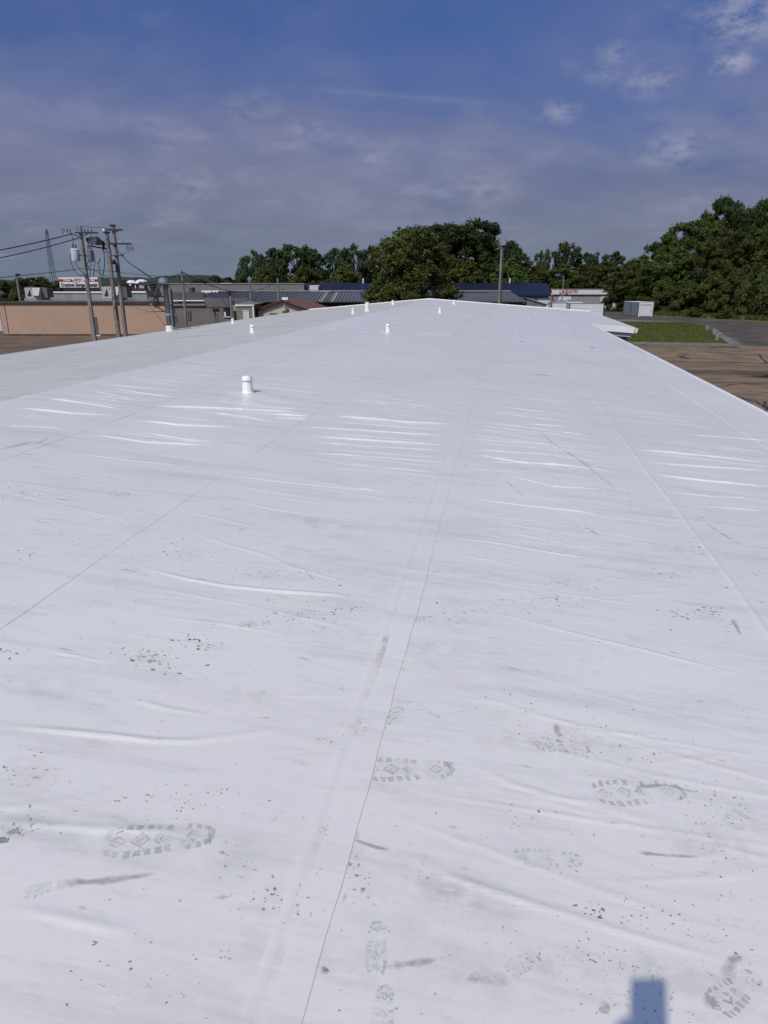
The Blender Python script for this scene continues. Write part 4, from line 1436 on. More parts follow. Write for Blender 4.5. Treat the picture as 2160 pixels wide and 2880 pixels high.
part('back_slope', navy, B, lambda b: b.add([(ra, 12, zR), (rb, 12, zR), (xb, 24, zE), (xa, 24, zE)], [(0, 1, 2, 3)]))
bw = mat('white block wall', (0.58, 0.57, 0.54), .8, .05)
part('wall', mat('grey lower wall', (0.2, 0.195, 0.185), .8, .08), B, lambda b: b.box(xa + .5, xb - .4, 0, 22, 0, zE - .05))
bx('wall_band', bw, B, Fe.x(1470), Fe.x(1546), -.06, -.003, 0, Fe.z(838))
bx('end_wall', bw, B, Fe.x(866, 805), xa + .45, 3, 16, 0, Fe.z(803))
bx('wall_lamp', black_metal, B, Fe.x(1504), Fe.x(1507), -.3, -.065, Fe.z(842), Fe.z(837))
stack = MB().tube([(0, 0, 0), (0, 0, 1.0)], .14, 8).mesh('roof_pipe', white_trim)
for pxk in (1022, 1430):
    o = link('roof_pipe', stack, B)
    o.location = (Fri.x(pxk), 12, zR - .05)

# --- electrical shop
V = 166.0
B, u0, _ = building('electrical_shop', 'long white shop with red lettering on its fascia', 1640, 865, V, 'shop')
F = Fr(u0, V)
x0, x1 = F.x(1551, 820), F.x(1800, 820)
wh = mat('white painted metal', (0.66, 0.65, 0.61), .5, .04, .5)
greyp = mat('grey vertical metal', (0.31, 0.295, 0.28), .6, .05, .5)
bx('wall', wh, B, x0 + .3, x1, .6, 22, 0, F.z(829))
part('fascia', wh, B, lambda b: b.prism([(x0, F.z(814)), (x0 + .25, F.z(828)), (x1, F.z(828)), (x1, F.z(814))], .2, .59))
bx('coping', galv, B, x0 - .1, x1, .12, .7, F.z(814) + .003, F.z(812.5))
bx('soffit', dark_para, B, x0 + .3, x1, .25, .58, F.z(830), F.z(828) - .003)
xs_ = np.linspace(F.x(1607, 850), F.x(1690, 850), 25)
for a, b_ in zip(xs_[:-1], xs_[1:]):
    bx('wall_panel', greyp, B, a + .02, b_ - .01, .52, .597, 0, F.z(831))
for a, b_ in zip(np.linspace(F.x(1556), F.x(1571), 5)[:-1], np.linspace(F.x(1556), F.x(1571), 5)[1:]):
    bx('wall_panel', greyp, B, a + .02, b_ - .01, .52, .597, 0, F.z(831))
for a, b_ in ((1572.5, 1605.5), (1691.5, 1717)):
    d_ = bx('overhead_door', wh, B, F.x(a), F.x(b_), .50, .597, 0, F.z(832))
    n = 2 if a < 1600 else 1
    for k in range(n):
        xx = F.x(a + 2.5 + k * 23)
        bx('door_window', glass_m, d_, xx, xx + .45, .47, .497, F.z(847), F.z(843.5))
        bx('door_bar', dark_para, d_, xx - .1, xx + .55, .475, .498, F.z(850), F.z(847) - .03)
redm = mat('red sign paint', (0.38, 0.012, 0.03), .5, .05)
for txt, a, b_, py, sz in (('L', 1574.5, 1580, 826, 1.05), ('ESLI', 1580.5, 1591.5, 825, .78), ('E', 1592.5, 1599, 827, 1.25), ('LECTRIC', 1599.5, 1628, 824.5, .78)):
    o = letters(txt, B, F.x(a, 820), F.x(b_, 820), F.z(py), sz, .17, redm)
    o.scale.y = 1.15
    o.rotation_euler[1] = R(-1.0)
bx('red_panel', redm, B, F.x(1550.5), F.x(1554), -.2, .4, 0, F.z(832))

# --- low grey mono-pitch building
V = 118.0
B, u0, _ = building('grey_lean_to', 'low grey lean-to with a sloping top left of the white containers', 1508, 866, V, 'shed')
F = Fr(u0, V)
lt = mat('grey brown cladding', (0.165, 0.155, 0.145), .8, .07, .6)
zz = [(F.x(1482), 0), (F.x(1538), 0), (F.x(1538), F.z(857)), (F.x(1482), F.z(840))]
part('wall', lt, B, lambda b: b.prism(zz, 0, 6))
part('roof', galv, B, lambda b: b.prism([(F.x(1480), F.z(840)), (F.x(1540), F.z(857.5)), (F.x(1540), F.z(855.8)), (F.x(1480), F.z(837.8))], -.2, 6.2))
for pxk in (1536, 1540):
    part('downpipe', white_trim, B, lambda b: b.tube([(F.x(pxk), -.25, 0), (F.x(pxk), -.25, F.z(859))], .07, 8))

# --- portable storage containers
def container(label, cx_, cy_, rot, w, d, h, side_m, front_door, trim):
    """long front along x (w), depth d, ribbed sides with corner trims"""
    t = thing('storage_container', label, 'storage container', (cx_, cy_, 0), rot, 'white portable storage containers')
    n = 8
    for k in range(n):
        z0 = .12 + k * (h - .2) / n
        z1 = z0 + (h - .2) / n - .02
        part('rib_board', wh if not front_door else side_m, t, lambda b: b.add([(-w / 2, 0, z1), (w / 2, 0, z1), (w / 2, -.035, z0), (-w / 2, -.035, z0), (w / 2, d, z1), (w / 2 + .035, d, z0), (w / 2 + .035, 0, z0),
                                                         (-w / 2, d, z1), (-w / 2 - .035, d, z0), (-w / 2 - .035, 0, z0)],
                                                        [(0, 3, 2, 1), (1, 6, 5, 4), (0, 7, 8, 9)]))
    part('shell', wh, t, lambda b: b.box(-w / 2 + .01, w / 2 - .01, .01, d - .01, .05, h - .06))
    part('roof', galv if not front_door else wh, t, lambda b: b.box(-w / 2 - .06, w / 2 + .06, -.06, d + .06, h - .055, h + .03))
    for sx in (-1, 1):
        for yy in (0, d):
            part('corner_post', trim, t, lambda b: b.box(sx * w / 2 - .07, sx * w / 2 + .07, yy - .07, yy + .07, 0, h - .06))
    part('skid', black_metal, t, lambda b: b.box(-w / 2, w / 2, .05, d - .05, .004, .10))
    return t


dkt = mat('dark trim', (0.04, 0.04, 0.042), .6, .1)
V = 128.0
for label, a, b_, v, top in (('white ribbed container in front, nearest to the dark driveway', 1603, 1699, 128.0, 853.5), ('shorter looking white ribbed container, left neighbour of the long one', 1552, 1595, 126.5, 851.5), ('white container behind the two others with its long roof edge showing', 1558, 1642, 137.0, 846.5)):
    ua, za = uz(a, top, v)
    ub, _z = uz(b_, top, v)
    p = W((ua + ub) / 2, v)
    container(label, p.x, p.y, YAW, ub - ua, 2.5, za, wh, False, dkt)
# the single container by the wood: its door faces us, its grey side is turned to the left
ua, za = uz(1797, 850, 127.0)
ub, _z = uz(1839, 850, 127.0)
p = W((ua + ub) / 2, 127.0)
grey_side = mat('grey container side', (0.19, 0.20, 0.225), .6, .05)
w_, h_ = (ub - ua) * 1.0, za
t = thing('storage_container', 'lone white container with a roll-up door at the edge of the wood', 'storage container', (p.x, p.y, 0), YAW + R(6), 'white portable storage containers')
d_ = 6.0
part('shell', wh, t, lambda b: b.box(-w_ / 2 + .01, w_ / 2 - .01, .02, d_, .06, h_ - .04))
for k in range(9):
    z0 = .12 + k * (h_ - .2) / 9
    z1 = z0 + (h_ - .2) / 9 - .02
    part('rib_board', grey_side, t, lambda b: b.add([(-w_ / 2 - .003, 0.05, z1), (-w_ / 2 - .003, d_, z1), (-w_ / 2 - .05, d_, z0), (-w_ / 2 - .05, 0.05, z0)], [(0, 1, 2, 3)]))
for yy in (0.02, d_ / 2, d_):
    part('corner_post', dkt, t, lambda b: b.box(-w_ / 2 - .09, -w_ / 2 + .008, yy - .06, yy + .06, 0, h_ - .04))
part('corner_post', wh, t, lambda b: b.box(w_ / 2 - .22, w_ / 2 + .02, -.08, .015, 0, h_ - .04))
part('corner_post', wh, t, lambda b: b.box(-w_ / 2 + .012, -w_ / 2 + .22, -.08, .015, 0, h_ - .04))
part('header', wh, t, lambda b: b.box(-w_ / 2 + .223, w_ / 2 - .223, -.08, .015, h_ - .42, h_ - .04))
rd = part('roll_door', wh, t, lambda b: b.box(-w_ / 2 + .26, w_ / 2 - .26, -.02, .012, .12, h_ - .5))
part('door_gap', dkt, t, lambda b: b.box(-w_ / 2 + .223, w_ / 2 - .223, -.045, .012, h_ - .498, h_ - .423))
part('latch', dkt, rd, lambda b: b.box(w_ / 2 - .42, w_ / 2 - .3, -.09, -.024, 1.0, 1.14))
part('roof', wh, t, lambda b: b.box(-w_ / 2 - .06, w_ / 2 + .05, -.1, d_ + .05, h_ - .036, h_ + .03))
part('skid', black_metal, t, lambda b: b.box(-w_ / 2, w_ / 2, .05, d_ - .05, .004, .11))

# --- low brick building with pale windows and two white domes far off
V = 160.0
B, u0, _ = building('brick_building', 'small dark red brick building with pale window panels behind the parapet', 405, 830, V)
F = Fr(u0, V)
bx('wall', mat('dark brick', (0.06, 0.02, 0.018), .85, .2, 1), B, F.x(376), F.x(436), 0, 8, 0, F.z(799))
for a, b_, m in ((386, 388.5, wh), (398, 405, hvac_m), (405.5, 425, hvac_m)):
    pn = bx('panel', m, B, F.x(a), F.x(b_), -.12, -.004, F.z(811), F.z(799))
    if a > 405:
        for k in range(3):
            bx('window', glass_m, pn, F.x(411.5 + k * 3.6), F.x(414.3 + k * 3.6), -.2, -.123, F.z(810), F.z(801))
bx('roof', dark_para, B, F.x(374), F.x(438), -.3, 8.3, F.z(799) + .003, F.z(797))
domew = mat('white dome skin', (0.75, 0.75, 0.74), .5, .03, .05)
for (pc, r_px, ptop, label) in ((369, 12.5, 787.5, 'smaller white storage dome on the horizon, the left one'), (397, 17, 785.5, 'larger white storage dome on the horizon, the right one')):
    v = 420.0
    u, zt_ = uz(pc, ptop, v)
    r_ = r_px * v / FPX
    p = W(u, v)
    t = thing('storage_dome', label, 'dome', (p.x, p.y, 0), 0, 'white domes on the horizon')
    hh_ = r_ * .62
    part('shell', domew, t, lambda b: b.lathe([(r_ * math.cos(a), zt_ - hh_ + hh_ * math.sin(a)) for a in np.linspace(0, math.pi / 2 - .02, 9)], seg=28), True)
    part('wall', domew, t, lambda b: b.lathe([(r_ * .99, 0), (r_ * .99, zt_ - hh_ - .003)], seg=28), True)

# ------------------------------------------------------------------ the storage sign on its posts
V = 106.0
B, u0, _ = building('storage_sign', 'white billboard with red band advertising storage and rentals', 222, 808, V, 'sign')
F = Fr(u0, V)
x0, x1, z0, z1 = F.x(167, 795), F.x(276, 795), F.z(808.5), F.z(780)
signw = mat('sign white', (0.72, 0.71, 0.67), .5, .03)
signr = mat('sign red', (0.33, 0.008, 0.02), .5, .05)
signk = mat('sign black', (0.02, 0.02, 0.022), .5, .05)
bx('board', signw, B, x0, x1, 0, .25, z0, z1)
zb0, zb1 = z0 + (z1 - z0) * .56, z0 + (z1 - z0) * .82
w_ = x1 - x0
bx('red_band', signr, B, x0 + .01, x0 + w_ * .345, -.02, -.003, zb0, zb1)
bx('red_band', signr, B, x0 + w_ * .655, x1 - .01, -.02, -.003, zb0, zb1)
letters('Climate', B, x0 + w_ * .11, x0 + w_ * .29, zb0 + .09, .38, -.035, signw)
letters('Controlled', B, x0 + w_ * .70, x0 + w_ * .915, zb0 + .09, .38, -.035, signw)
letters('Crosstown Storage & Rentals', B, x0 + w_ * .03, x1 - w_ * .025, z0 + (z1 - z0) * .10, .70, -.035, signk)
hz = (z1 - z0)


def roofline(cx_, m, th, y):
    a, c = zb0 - .04, z0 + hz * .93
    hw_ = w_ * .095
    part('roof_mark', m, B, lambda b: b.prism([(cx_ - hw_, a), (cx_, c), (cx_ + hw_, a), (cx_ + hw_ - th * 1.3, a), (cx_, c - th * 1.3), (cx_ - hw_ + th * 1.3, a)], y, y + .012))


roofline(x0 + w_ * .575, signk, .07, -.02)
roofline(x0 + w_ * .505, signk, .09, -.034)
part('mark_ground', signw, B, lambda b: b.prism([(x0 + w_ * .335, zb0 - .05), (x0 + w_ * .43, z0 + hz * .9), (x0 + w_ * .525, zb0 - .05)], -.046, -.037))
roofline(x0 + w_ * .43, signr, .10, -.062)
bx('window_mark', signr, B, x0 + w_ * .415, x0 + w_ * .452, -.06, -.049, zb0 + .05, zb0 + .28)
bx('end_cap', dark_para, B, x1 + .003, x1 + .3, -.02, .4, z0 - .3, z1)
bx('lower_rail', black_metal, B, x0 + .4, x1 + .5, .05, .5, z0 - .75, z0 - .1)
pst = MB().box(-.15, .15, .1, .4, 0, z0 - .003).mesh('post', black_metal)
for f_ in (.12, .5, .88):
    o = link('post', pst, B)
    o.location = (x0 + w_ * f_, 0, 0)

# ------------------------------------------------------------------ lattice mast
V = 230.0
B, u0, _ = building('lattice_mast', 'thin tapering steel lattice radio mast behind the billboard', 152, 800, V, 'mast')
F = Fr(u0, V)
H = F.z(648)
lm = mat('mast steel', (0.12, 0.125, 0.14), .6, .1)
hb = .85
tw = .28
lean = 0.0


def leg_x(s_, z):
    return s_ * (hb + (tw - hb) * z / H)


for sx in (-1, 1):
    for sy in (-1, 1):
        part('leg', lm, B, lambda b: b.tube([(leg_x(sx, 0), leg_x(sy, 0), 0), (leg_x(sx, H), leg_x(sy, H), H)], .08, 6))
br = MB()
nb = 26
for k in range(nb):
    za_, zb_ = H * k / nb, H * (k + 1) / nb
    for sy in (-1, 1):
        br.tube([(leg_x(-1, za_), leg_x(sy, za_), za_), (leg_x(1, zb_), leg_x(sy, zb_), zb_)], .04, 4, False)
        br.tube([(leg_x(1, za_), leg_x(sy, za_), za_), (leg_x(-1, zb_), leg_x(sy, zb_), zb_)], .04, 4, False)
br.build('bracing', lm, B)
part('antenna', lm, B, lambda b: b.tube([(0, 0, H - 1), (0, 0, H + .3)], .3, 8))
part('dish', white_trim, B, lambda b: b.lathe([(.0, 0), (.25, .1), (.35, .3)], (.4, -.6, H * .86), 10))
part('dish', white_trim, B, lambda b: b.lathe([(.0, 0), (.25, .1), (.35, .3)], (-.5, -.6, H * .72), 10))

# ------------------------------------------------------------------ poles and lines
def pole(name, label, px_h, v, top_py, r0, r1, cat='utility pole', group=None, base=0.0, pm_=None):
    u, _z = uz(px_h, 800, v)
    p = W(u, v)
    t = thing(name, label, cat, (p.x, p.y, base), YAW, group)
    f = Fr(u, v)
    h = f.z(top_py) - base
    part('shaft', pm_ or wood_pole, t, lambda b: b.tube([(0, 0, 0), (0, 0, h * .5), (0, 0, h)], [r0, (r0 + r1) / 2, r1], 12), True)
    return t, f, h


def insulators(t, spots, m=None):
    me = MB().lathe([(.03, 0), (.06, .05), (.04, .09), (.065, .13), (.04, .17), (.05, .24), (.0, .26)], seg=8).mesh('insulator', m or dark_para)
    for s_ in spots:
        o = link('insulator', me, t)
        o.location = s_


def hang(t, pts, r=.025, name='jumper'):
    """slack cable through given points"""
    P = [Vector(p) for p in pts]
    out = []
    n = len(P)
    for i in range(n - 1):
        p0, p1, p2, p3 = P[max(i - 1, 0)], P[i], P[i + 1], P[min(i + 2, n - 1)]
        for k in range(6):
            q = k / 6
            out.append(.5 * ((2 * p1) + (-p0 + p2) * q + (2 * p0 - 5 * p1 + 4 * p2 - p3) * q * q + (-p0 + 3 * p1 - 3 * p2 + p3) * q ** 3))
    out.append(P[-1])
    return MB().tube(out, r, 6, False).build(name, cable_m, t)


PG = 'wooden utility poles left of the roof'
P1, F1, H1 = pole('utility_pole', 'wooden pole carrying two transformer cans, left of the paired poles', 246, 66.0, 636, .22, .15, group=PG)
arm_m = mat('dark crossarm timber', (0.045, 0.042, 0.045), .8, .2)
for zz_, a, b_, r_ in ((F1.z(655), 207, 272, .07),):
    part('crossarm', arm_m, P1, lambda b: b.box(F1.x(208, 655) + .2, F1.x(272, 655) + .2, -.3, -.18, zz_ - .07, zz_ + .07))
part('brace', arm_m, P1, lambda b: b.tube([(.9, -.24, F1.z(655)), (0, -.24, F1.z(668))], .04, 6))
part('brace', arm_m, P1, lambda b: b.tube([(-.9, -.24, F1.z(655)), (0, -.24, F1.z(668))], .04, 6))
insulators(P1, [(-1.05, -.24, F1.z(655) + .07), (-.8, -.24, F1.z(655) + .07), (.45, -.24, F1.z(655) + .07), (.75, -.24, F1.z(655) + .07), (1.05, -.24, F1.z(655) + .07), (-.3, 0, H1 - .35)])
can_w = mat('white transformer paint', (0.62, 0.63, 0.62), .5, .06)
can_g = mat('grey transformer paint', (0.17, 0.18, 0.2), .5, .08)
for nm, cx_, r_, z0, z1, m in (('transformer', -.72, .37, F1.z(735), F1.z(702), can_w), ('transformer', .62, .27, F1.z(736), F1.z(704), can_g)):
    tr = part(nm, m, P1, lambda b: b.lathe([(r_ * .9, z0), (r_, z0 + .06), (r_, z1 - .08), (r_ * 1.06, z1 - .07), (r_ * 1.06, z1), (r_ * .7, z1 + .08), (0, z1 + .1)], (cx_, -.05, 0), 20), True)
    for k in (-1, 1):
        part('bushing', dark_para, tr, lambda b: b.lathe([(.05, 0), (.08, .1), (.05, .16), (.08, .24), (.03, .4)], (cx_ + k * .12, -.05, z1 + .08), 8), True)
    part('hanger', black_metal, tr, lambda b: b.box(min(0, cx_ + (r_ if cx_ < 0 else -r_)), max(0, cx_ + (r_ if cx_ < 0 else -r_)), -.12, .02, (z0 + z1) / 2 - .05, (z0 + z1) / 2 + .05))
part('riser_conduit', black_metal, P1, lambda b: b.box(.1, .24, -.25, -.14, F1.z(760), F1.z(700)))
part('conduit', galv, P1, lambda b: b.tube([(.16, -.2, 0), (.14, -.2, F1.z(820))], .05, 8))
for pts in ([(-1.1, -.1, F1.z(708)), (-1.15, -.2, F1.z(735)), (-.75, -.3, F1.z(768)), (-.2, -.3, F1.z(775)), (.3, -.25, F1.z(770))],
            [(-.7, -.3, F1.z(735)), (-.45, -.4, F1.z(755)), (.0, -.3, F1.z(772)), (.25, -.25, F1.z(782))],
            [(.9, -.1, F1.z(706)), (1.05, -.2, F1.z(730)), (.85, -.3, F1.z(760)), (.75, -.3, F1.z(780))],
            [(.3, -.2, F1.z(752)), (.55, -.3, F1.z(765)), (.35, -.3, F1.z(782)), (.45, -.3, F1.z(792))],
            [(-.8, -.2, F1.z(694)), (-.6, -.4, F1.z(680)), (-.75, -.25, F1.z(655))],
            [(.7, -.2, F1.z(697)), (.75, -.4, F1.z(684)), (1.05, -.25, F1.z(655))],
            [(-1.05, -.25, F1.z(655)), (-1.5, -.3, F1.z(645)), (-1.4, -.3, F1.z(660))]):
    hang(P1, pts, .028)
tr = MB()
for a in np.linspace(0, 6.28, 13)[:-1]:
    pass
hang(P1, [(.5 + .2 * math.cos(a), -.3, F1.z(744) + .2 * math.sin(a)) for a in np.linspace(0, 6.28, 9)], .03, 'cable_coil')

P2, F2_, H2 = pole('utility_pole', 'wooden pole with the big black floodlight near its top', 317, 70.0, 655, .24, .17, group=PG)
part('pole_cap', black_metal, P2, lambda b: b.box(-.24, .24, -.24, .24, H2 - .02, H2 + .12))
fl = part('floodlight', black_metal, P2, lambda b: b.add([(-1.5, -.5, F2_.z(668)), (-.75, -.45, F2_.z(665)), (-.35, -.5, F2_.z(676)), (-.3, -.5, F2_.z(683)), (-.75, -1.1, F2_.z(690)), (-1.5, -1.1, F2_.z(686)), (-1.7, -.9, F2_.z(671)),
                                                         (-1.4, .0, F2_.z(672)), (-.7, .0, F2_.z(670)), (-.3, 0, F2_.z(684)), (-.75, 0, F2_.z(690)), (-1.4, 0, F2_.z(688))],
                                                        [(0, 1, 5, 6), (1, 2, 3, 4), (1, 4, 5), (0, 7, 8, 1), (1, 8, 9, 2), (2, 9, 3), (3, 9, 10, 4), (4, 10, 11, 5), (5, 11, 6), (6, 11, 7), (6, 7, 0), (7, 11, 10, 8), (8, 10, 9)]))
part('bracket', black_metal, P2, lambda b: b.tube([(-1.45, -.3, F2_.z(688)), (-1.4, -.3, F2_.z(693)), (-.5, -.2, F2_.z(698)), (0, -.1, F2_.z(702))], .06, 6))
part('bracket', black_metal, P2, lambda b: b.box(-.45, -.25, -.35, -.15, F2_.z(702), F2_.z(678)))
part('band', galv, P2, lambda b: b.lathe([(.225, F2_.z(722)), (.225, F2_.z(702))], seg=12), True)
hang(P2, [(-.35, -.3, F2_.z(700)), (-.4, -.35, F2_.z(740)), (-.7, -.35, F2_.z(775)), (-.95, -.3, F2_.z(788))], .04, 'drop_cable')
hang(P2, [(-.5, -.3, F2_.z(698)), (-.3, -.4, F2_.z(710)), (.0, -.3, F2_.z(706))], .025)
P3, F3, H3 = pole('utility_pole', 'tall wooden pole with two crossarms, right one of the pair', 337, 72.0, 636, .23, .15, group=PG)
part('pole_cap', black_metal, P3, lambda b: b.box(-.28, .18, -.2, .2, H3 - .02, H3 + .13))
for py, a, b_ in ((647, -.75, .95), (686, -1.0, 1.65)):
    part('crossarm', arm_m, P3, lambda b: b.box(a, b_, -.32, -.19, F3.z(py) - .08, F3.z(py) + .08))
part('arm_end', white_trim, P3, lambda b: b.box(-.95, -.753, -.34, -.18, F3.z(647) - .12, F3.z(647) + .12))
part('brace', arm_m, P3, lambda b: b.tube([(.7, -.25, F3.z(647)), (.1, -.25, F3.z(655))], .05, 6))
insulators(P3, [(1.3, -.25, F3.z(686) - .5), (1.6, -.25, F3.z(686) - .55), (-.5, -.25, F3.z(735)), (.75, -.25, F3.z(720))])
part('side_arm', arm_m, P3, lambda b: b.box(-.7, .8, -.28, -.2, F3.z(721), F3.z(718)))
part('small_floodlight', black_metal, P3, lambda b: b.box(-.75, -.1, -.55, -.25, F3.z(744), F3.z(731)))
part('lamp_lens', white_trim, P3, lambda b: b.box(-.62, -.24, -.57, -.553, F3.z(738), F3.z(733)))
part('switch_box', dark_para, P3, lambda b: b.box(-.1, .25, -.4, -.2, F3.z(765), F3.z(745)))
hang(P3, [(1.6, -.25, F3.z(690)), (1.85, -.3, F3.z(700)), (1.7, -.3, F3.z(708))], .03)
hang(P3, [(1.25, -.25, F3.z(690)), (1.15, -.3, F3.z(700)), (1.35, -.3, F3.z(706))], .03)
hang(P3, [(.2, -.2, F3.z(668)), (1.0, -.3, F3.z(680)), (1.55, -.3, F3.z(700)), (1.2, -.3, F3.z(712)), (.8, -.25, F3.z(708))], .015)
hang(P3, [(-.45, -.3, F3.z(750)), (-.5, -.35, F3.z(758)), (-.35, -.3, F3.z(764)), (-.1, -.25, F3.z(762))], .03)

P5, F5, H5 = pole('utility_pole', 'slim wooden pole standing before the taupe annex', 514.5, 60.0, 770, .13, .09, group=PG)
part('pole_top', black_metal, P5, lambda b: b.tube([(0, 0, H5), (0, 0, H5 + .25)], .05, 6))
hang(P5, [(-.05, -.1, H5 - .05), (-.2, -.15, H5 - .3), (-.12, -.15, H5 - .6), (0, -.1, H5 - .7)], .02)
hang(P5, [(.05, -.1, H5 - .05), (.2, -.15, H5 - .3), (.12, -.15, H5 - .55), (0, -.1, H5 - .65)], .02)
P6, F6, H6 = pole('utility_pole', 'thin grey pole left of the other in front of the ribbed roof', 703, 98.0, 785, .14, .12, group='thin poles before the ribbed roof')
P7, F7, H7 = pole('utility_pole', 'thin grey pole right of the other, rising behind the red roof', 782, 98.0, 784, .15, .13, group='thin poles before the ribbed roof')
P8, F8, H8 = pole('flag_pole', 'slender bare pole in front of the electrical shop lettering', 1584, 140.0, 776, .11, .09, 'pole')
P9, F9, H9 = pole('lamp_pole', 'short wooden lamp pole among the bushes at the far left', 50, 100.0, 774, .17, .14, 'lamp pole')
part('lamp_head', black_metal, P9, lambda b: b.lathe([(.12, 0), (.32, .05), (.32, .22), (.1, .32)], (.3, -.2, H9 - .1), 12), True)
part('lamp_arm', galv, P9, lambda b: b.tube([(0, 0, H9 - .2), (.3, -.2, H9 - .08)], .04, 6))
PA, FA, HA = pole('lamp_pole', 'small grey pole with a boxy lamp behind the drooping cable', 284, 96.0, 735, .12, .09, 'lamp pole')
part('lamp_head', galv, PA, lambda b: b.box(-.35, .25, -.2, .2, HA - .05, HA + .35))
part('lamp_arm', galv, PA, lambda b: b.box(-.7, -.353, -.1, .1, HA + .0, HA + .25))
PL, FL, HL = pole('light_pole', 'grey light pole with a tilted floodlight in front of the dark tree', 1406, 62.0, 690, .125, .10, 'light pole')
hd = part('floodlight', galv, PL, lambda b: b.add([(-.3, -.25, HL + .60), (.18, -.25, HL + .58), (.3, -.25, HL + .05), (-.1, -.25, HL - .05), (-.3, .25, HL + .60), (.18, .25, HL + .58), (.3, .25, HL + .05), (-.1, .25, HL - .05)],
                                                 [(0, 3, 2, 1), (4, 5, 6, 7), (0, 1, 5, 4), (1, 2, 6, 5), (2, 3, 7, 6), (3, 0, 4, 7)]))
part('lens', white_trim, hd, lambda b: b.add([(-.33, -.27, HL + .63), (-.33, .27, HL + .63), (-.13, .27, HL - .04), (-.13, -.27, HL - .04)], [(0, 1, 2, 3)]))
part('side_conduit', arm_m, PL, lambda b: b.tube([(.18, -.05, 0), (.17, -.05, HL)], .035, 6))
part('arm', galv, PL, lambda b: b.tube([(0, -.1, HL - .15), (-.6, -.1, HL - .35)], .02, 6))

# service pole coming up at the roof edge, wrapped in white at its foot
x_, y_ = roof_hit(478, 931)
zb_ = float(flat_z(x_, y_)) - .05
vsp = -x_ * SY + y_ * CY
SPO, FS, HS = pole('service_pole', 'stout service pole rising through the left roof edge with a white wrapped foot', 462, vsp, 798, .105, .095, 'utility pole', None, zb_, mat('dark creosoted pole', (0.085, 0.08, 0.07), .8, .2, 6, stretch=(1, 1, .1)))
SPO.location = (x_, y_, zb_)
part('white_wrap', vent_white, SPO, lambda b: b.lathe([(.15, 0), (.145, .03), (.138, .22), (.14, .245), (.11, .25)], seg=18), True)
part('pipe_riser', can_g, SPO, lambda b: b.tube([(.13, -.03, .2), (.13, -.03, HS * .75), (.12, -.03, HS + .02)], .04, 10), True)
part('pipe_riser', dark_para, SPO, lambda b: b.tube([(.16, .08, .2), (.17, .08, HS - .2)], .03, 8), True)
part('weatherhead', can_g, SPO, lambda b: b.lathe([(.15, -.02), (.19, .02), (.19, .08), (.15, .16), (.07, .21), (0, .22)], (-.06, -.05, HS), 16), True)
part('strap', galv, SPO, lambda b: b.lathe([(.112, HS * .35), (.112, HS * .40)], seg=14), True)
for k, (a, b_) in enumerate(((.80, -.10), (.62, -.18), (.50, .08))):
    part('bracket', black_metal, SPO, lambda b: b.tube([(-.08, -.1, HS * a - .12), (-.35, -.12, HS * a + .02 + b_ * .4), (-.62, -.14, HS * a + .14 + b_ * .3)], [.022, .02, .015], 7))
    part('insulator', can_g, SPO, lambda b: b.lathe([(.0, 0), (.045, .02), (.03, .05), (.045, .08), (0, .1)], (-.55, -.13, HS * a + .10), 8), True)
rs = random.Random(3)
for k in range(14):
    q = rs.uniform(-.14, .08)
    hang(SPO, [(-.12 + q, -.12, HS + .02), (-.24 + q, -.2 - q, HS - .18), (-.22 + q, -.2, HS - .42), (-.34 - q, -.16, HS * .66 + q), (-.45, -.14, HS * .6 + q)], .017)
for k in range(4):
    q = rs.uniform(-.05, .08)
    hang(SPO, [(.12, -.08, HS * .55 + q), (.24 + q, -.12, HS * .45), (.20, -.12, HS * .32 + q), (.27 + q, -.1, HS * .25), (.15, -.08, .28)], .010)
hang(SPO, [(.15, -.08, .45), (.3, -.1, .5), (.36, -.1, .58), (.28, -.1, .6), (.17, -.08, .42)], .012, 'cable_coil')


def wire(label, pts, r, sag=0.0):
    P = []
    for a, b_ in zip(pts[:-1], pts[1:]):
        for k in range(14):
            q = k / 14
            w = a.lerp(b_, q)
            w.z -= sag * 4 * q * (1 - q)
            P.append(w)
    P.append(pts[-1])
    o = MB().tube(P, r, 6, False).build('overhead_wire', cable_m)
    return tag(o, label, 'wire', 'overhead wires by the poles')


SPT = at(448, 797, vsp)
wire('upper of the two thick wires leaving the first pole to the left', [at(-300, 745, 60), at(205, 657, 66)], .045, .3)
wire('lower of the two thick wires leaving the first pole to the left', [at(-300, 768, 60), at(222, 669, 66)], .04, .4)
wire('low thin wire running left from the pole past the small lamp pole', [at(-200, 795, 62), at(212, 758, 66)], .03, .1)
wire('thick cable falling from the right pole to the service pole', [at(298, 668, 70), at(360, 737, 55), SPT], .03)
wire('dark cable from the transformer pole down to the service pole', [at(250, 754, 66), at(340, 795, 50), at(446, 806, vsp)], .026)
wire('thin wire crossing level behind the poles towards the slim pole', [at(222, 755, 66), at(300, 762, 68), at(400, 773, 66), at(513, 782, 60)], .022)
wire('cable joining the service pole to the top of the slim pole', [at(465, 792, vsp), at(512, 766, 60)], .022)
wire('long sagging wire from the slim pole to the warehouse', [at(514, 766, 60), at(575, 797, 75), at(640, 818, 90), at(690, 821, 105), at(740, 812, 125), at(768, 797, 148)], .04)
wire('faint low wire from the slim pole to the dark parapet', [at(516, 802, 60), at(560, 820, 85)], .02)
wire('top wire strung between the transformer pole and the tall pole', [at(225, 637, 66), at(313, 642, 72)], .018)
wire('thin drooping brown cable in front of the peach wall', [at(363, 855, 75), at(390, 868, 60), at(420, 877, 45), at(464, 876, vsp)], .016)
wire('thin guy wire slanting down to the service pole foot', [at(415, 852, 80), at(466, 918, vsp + .4)], .012)

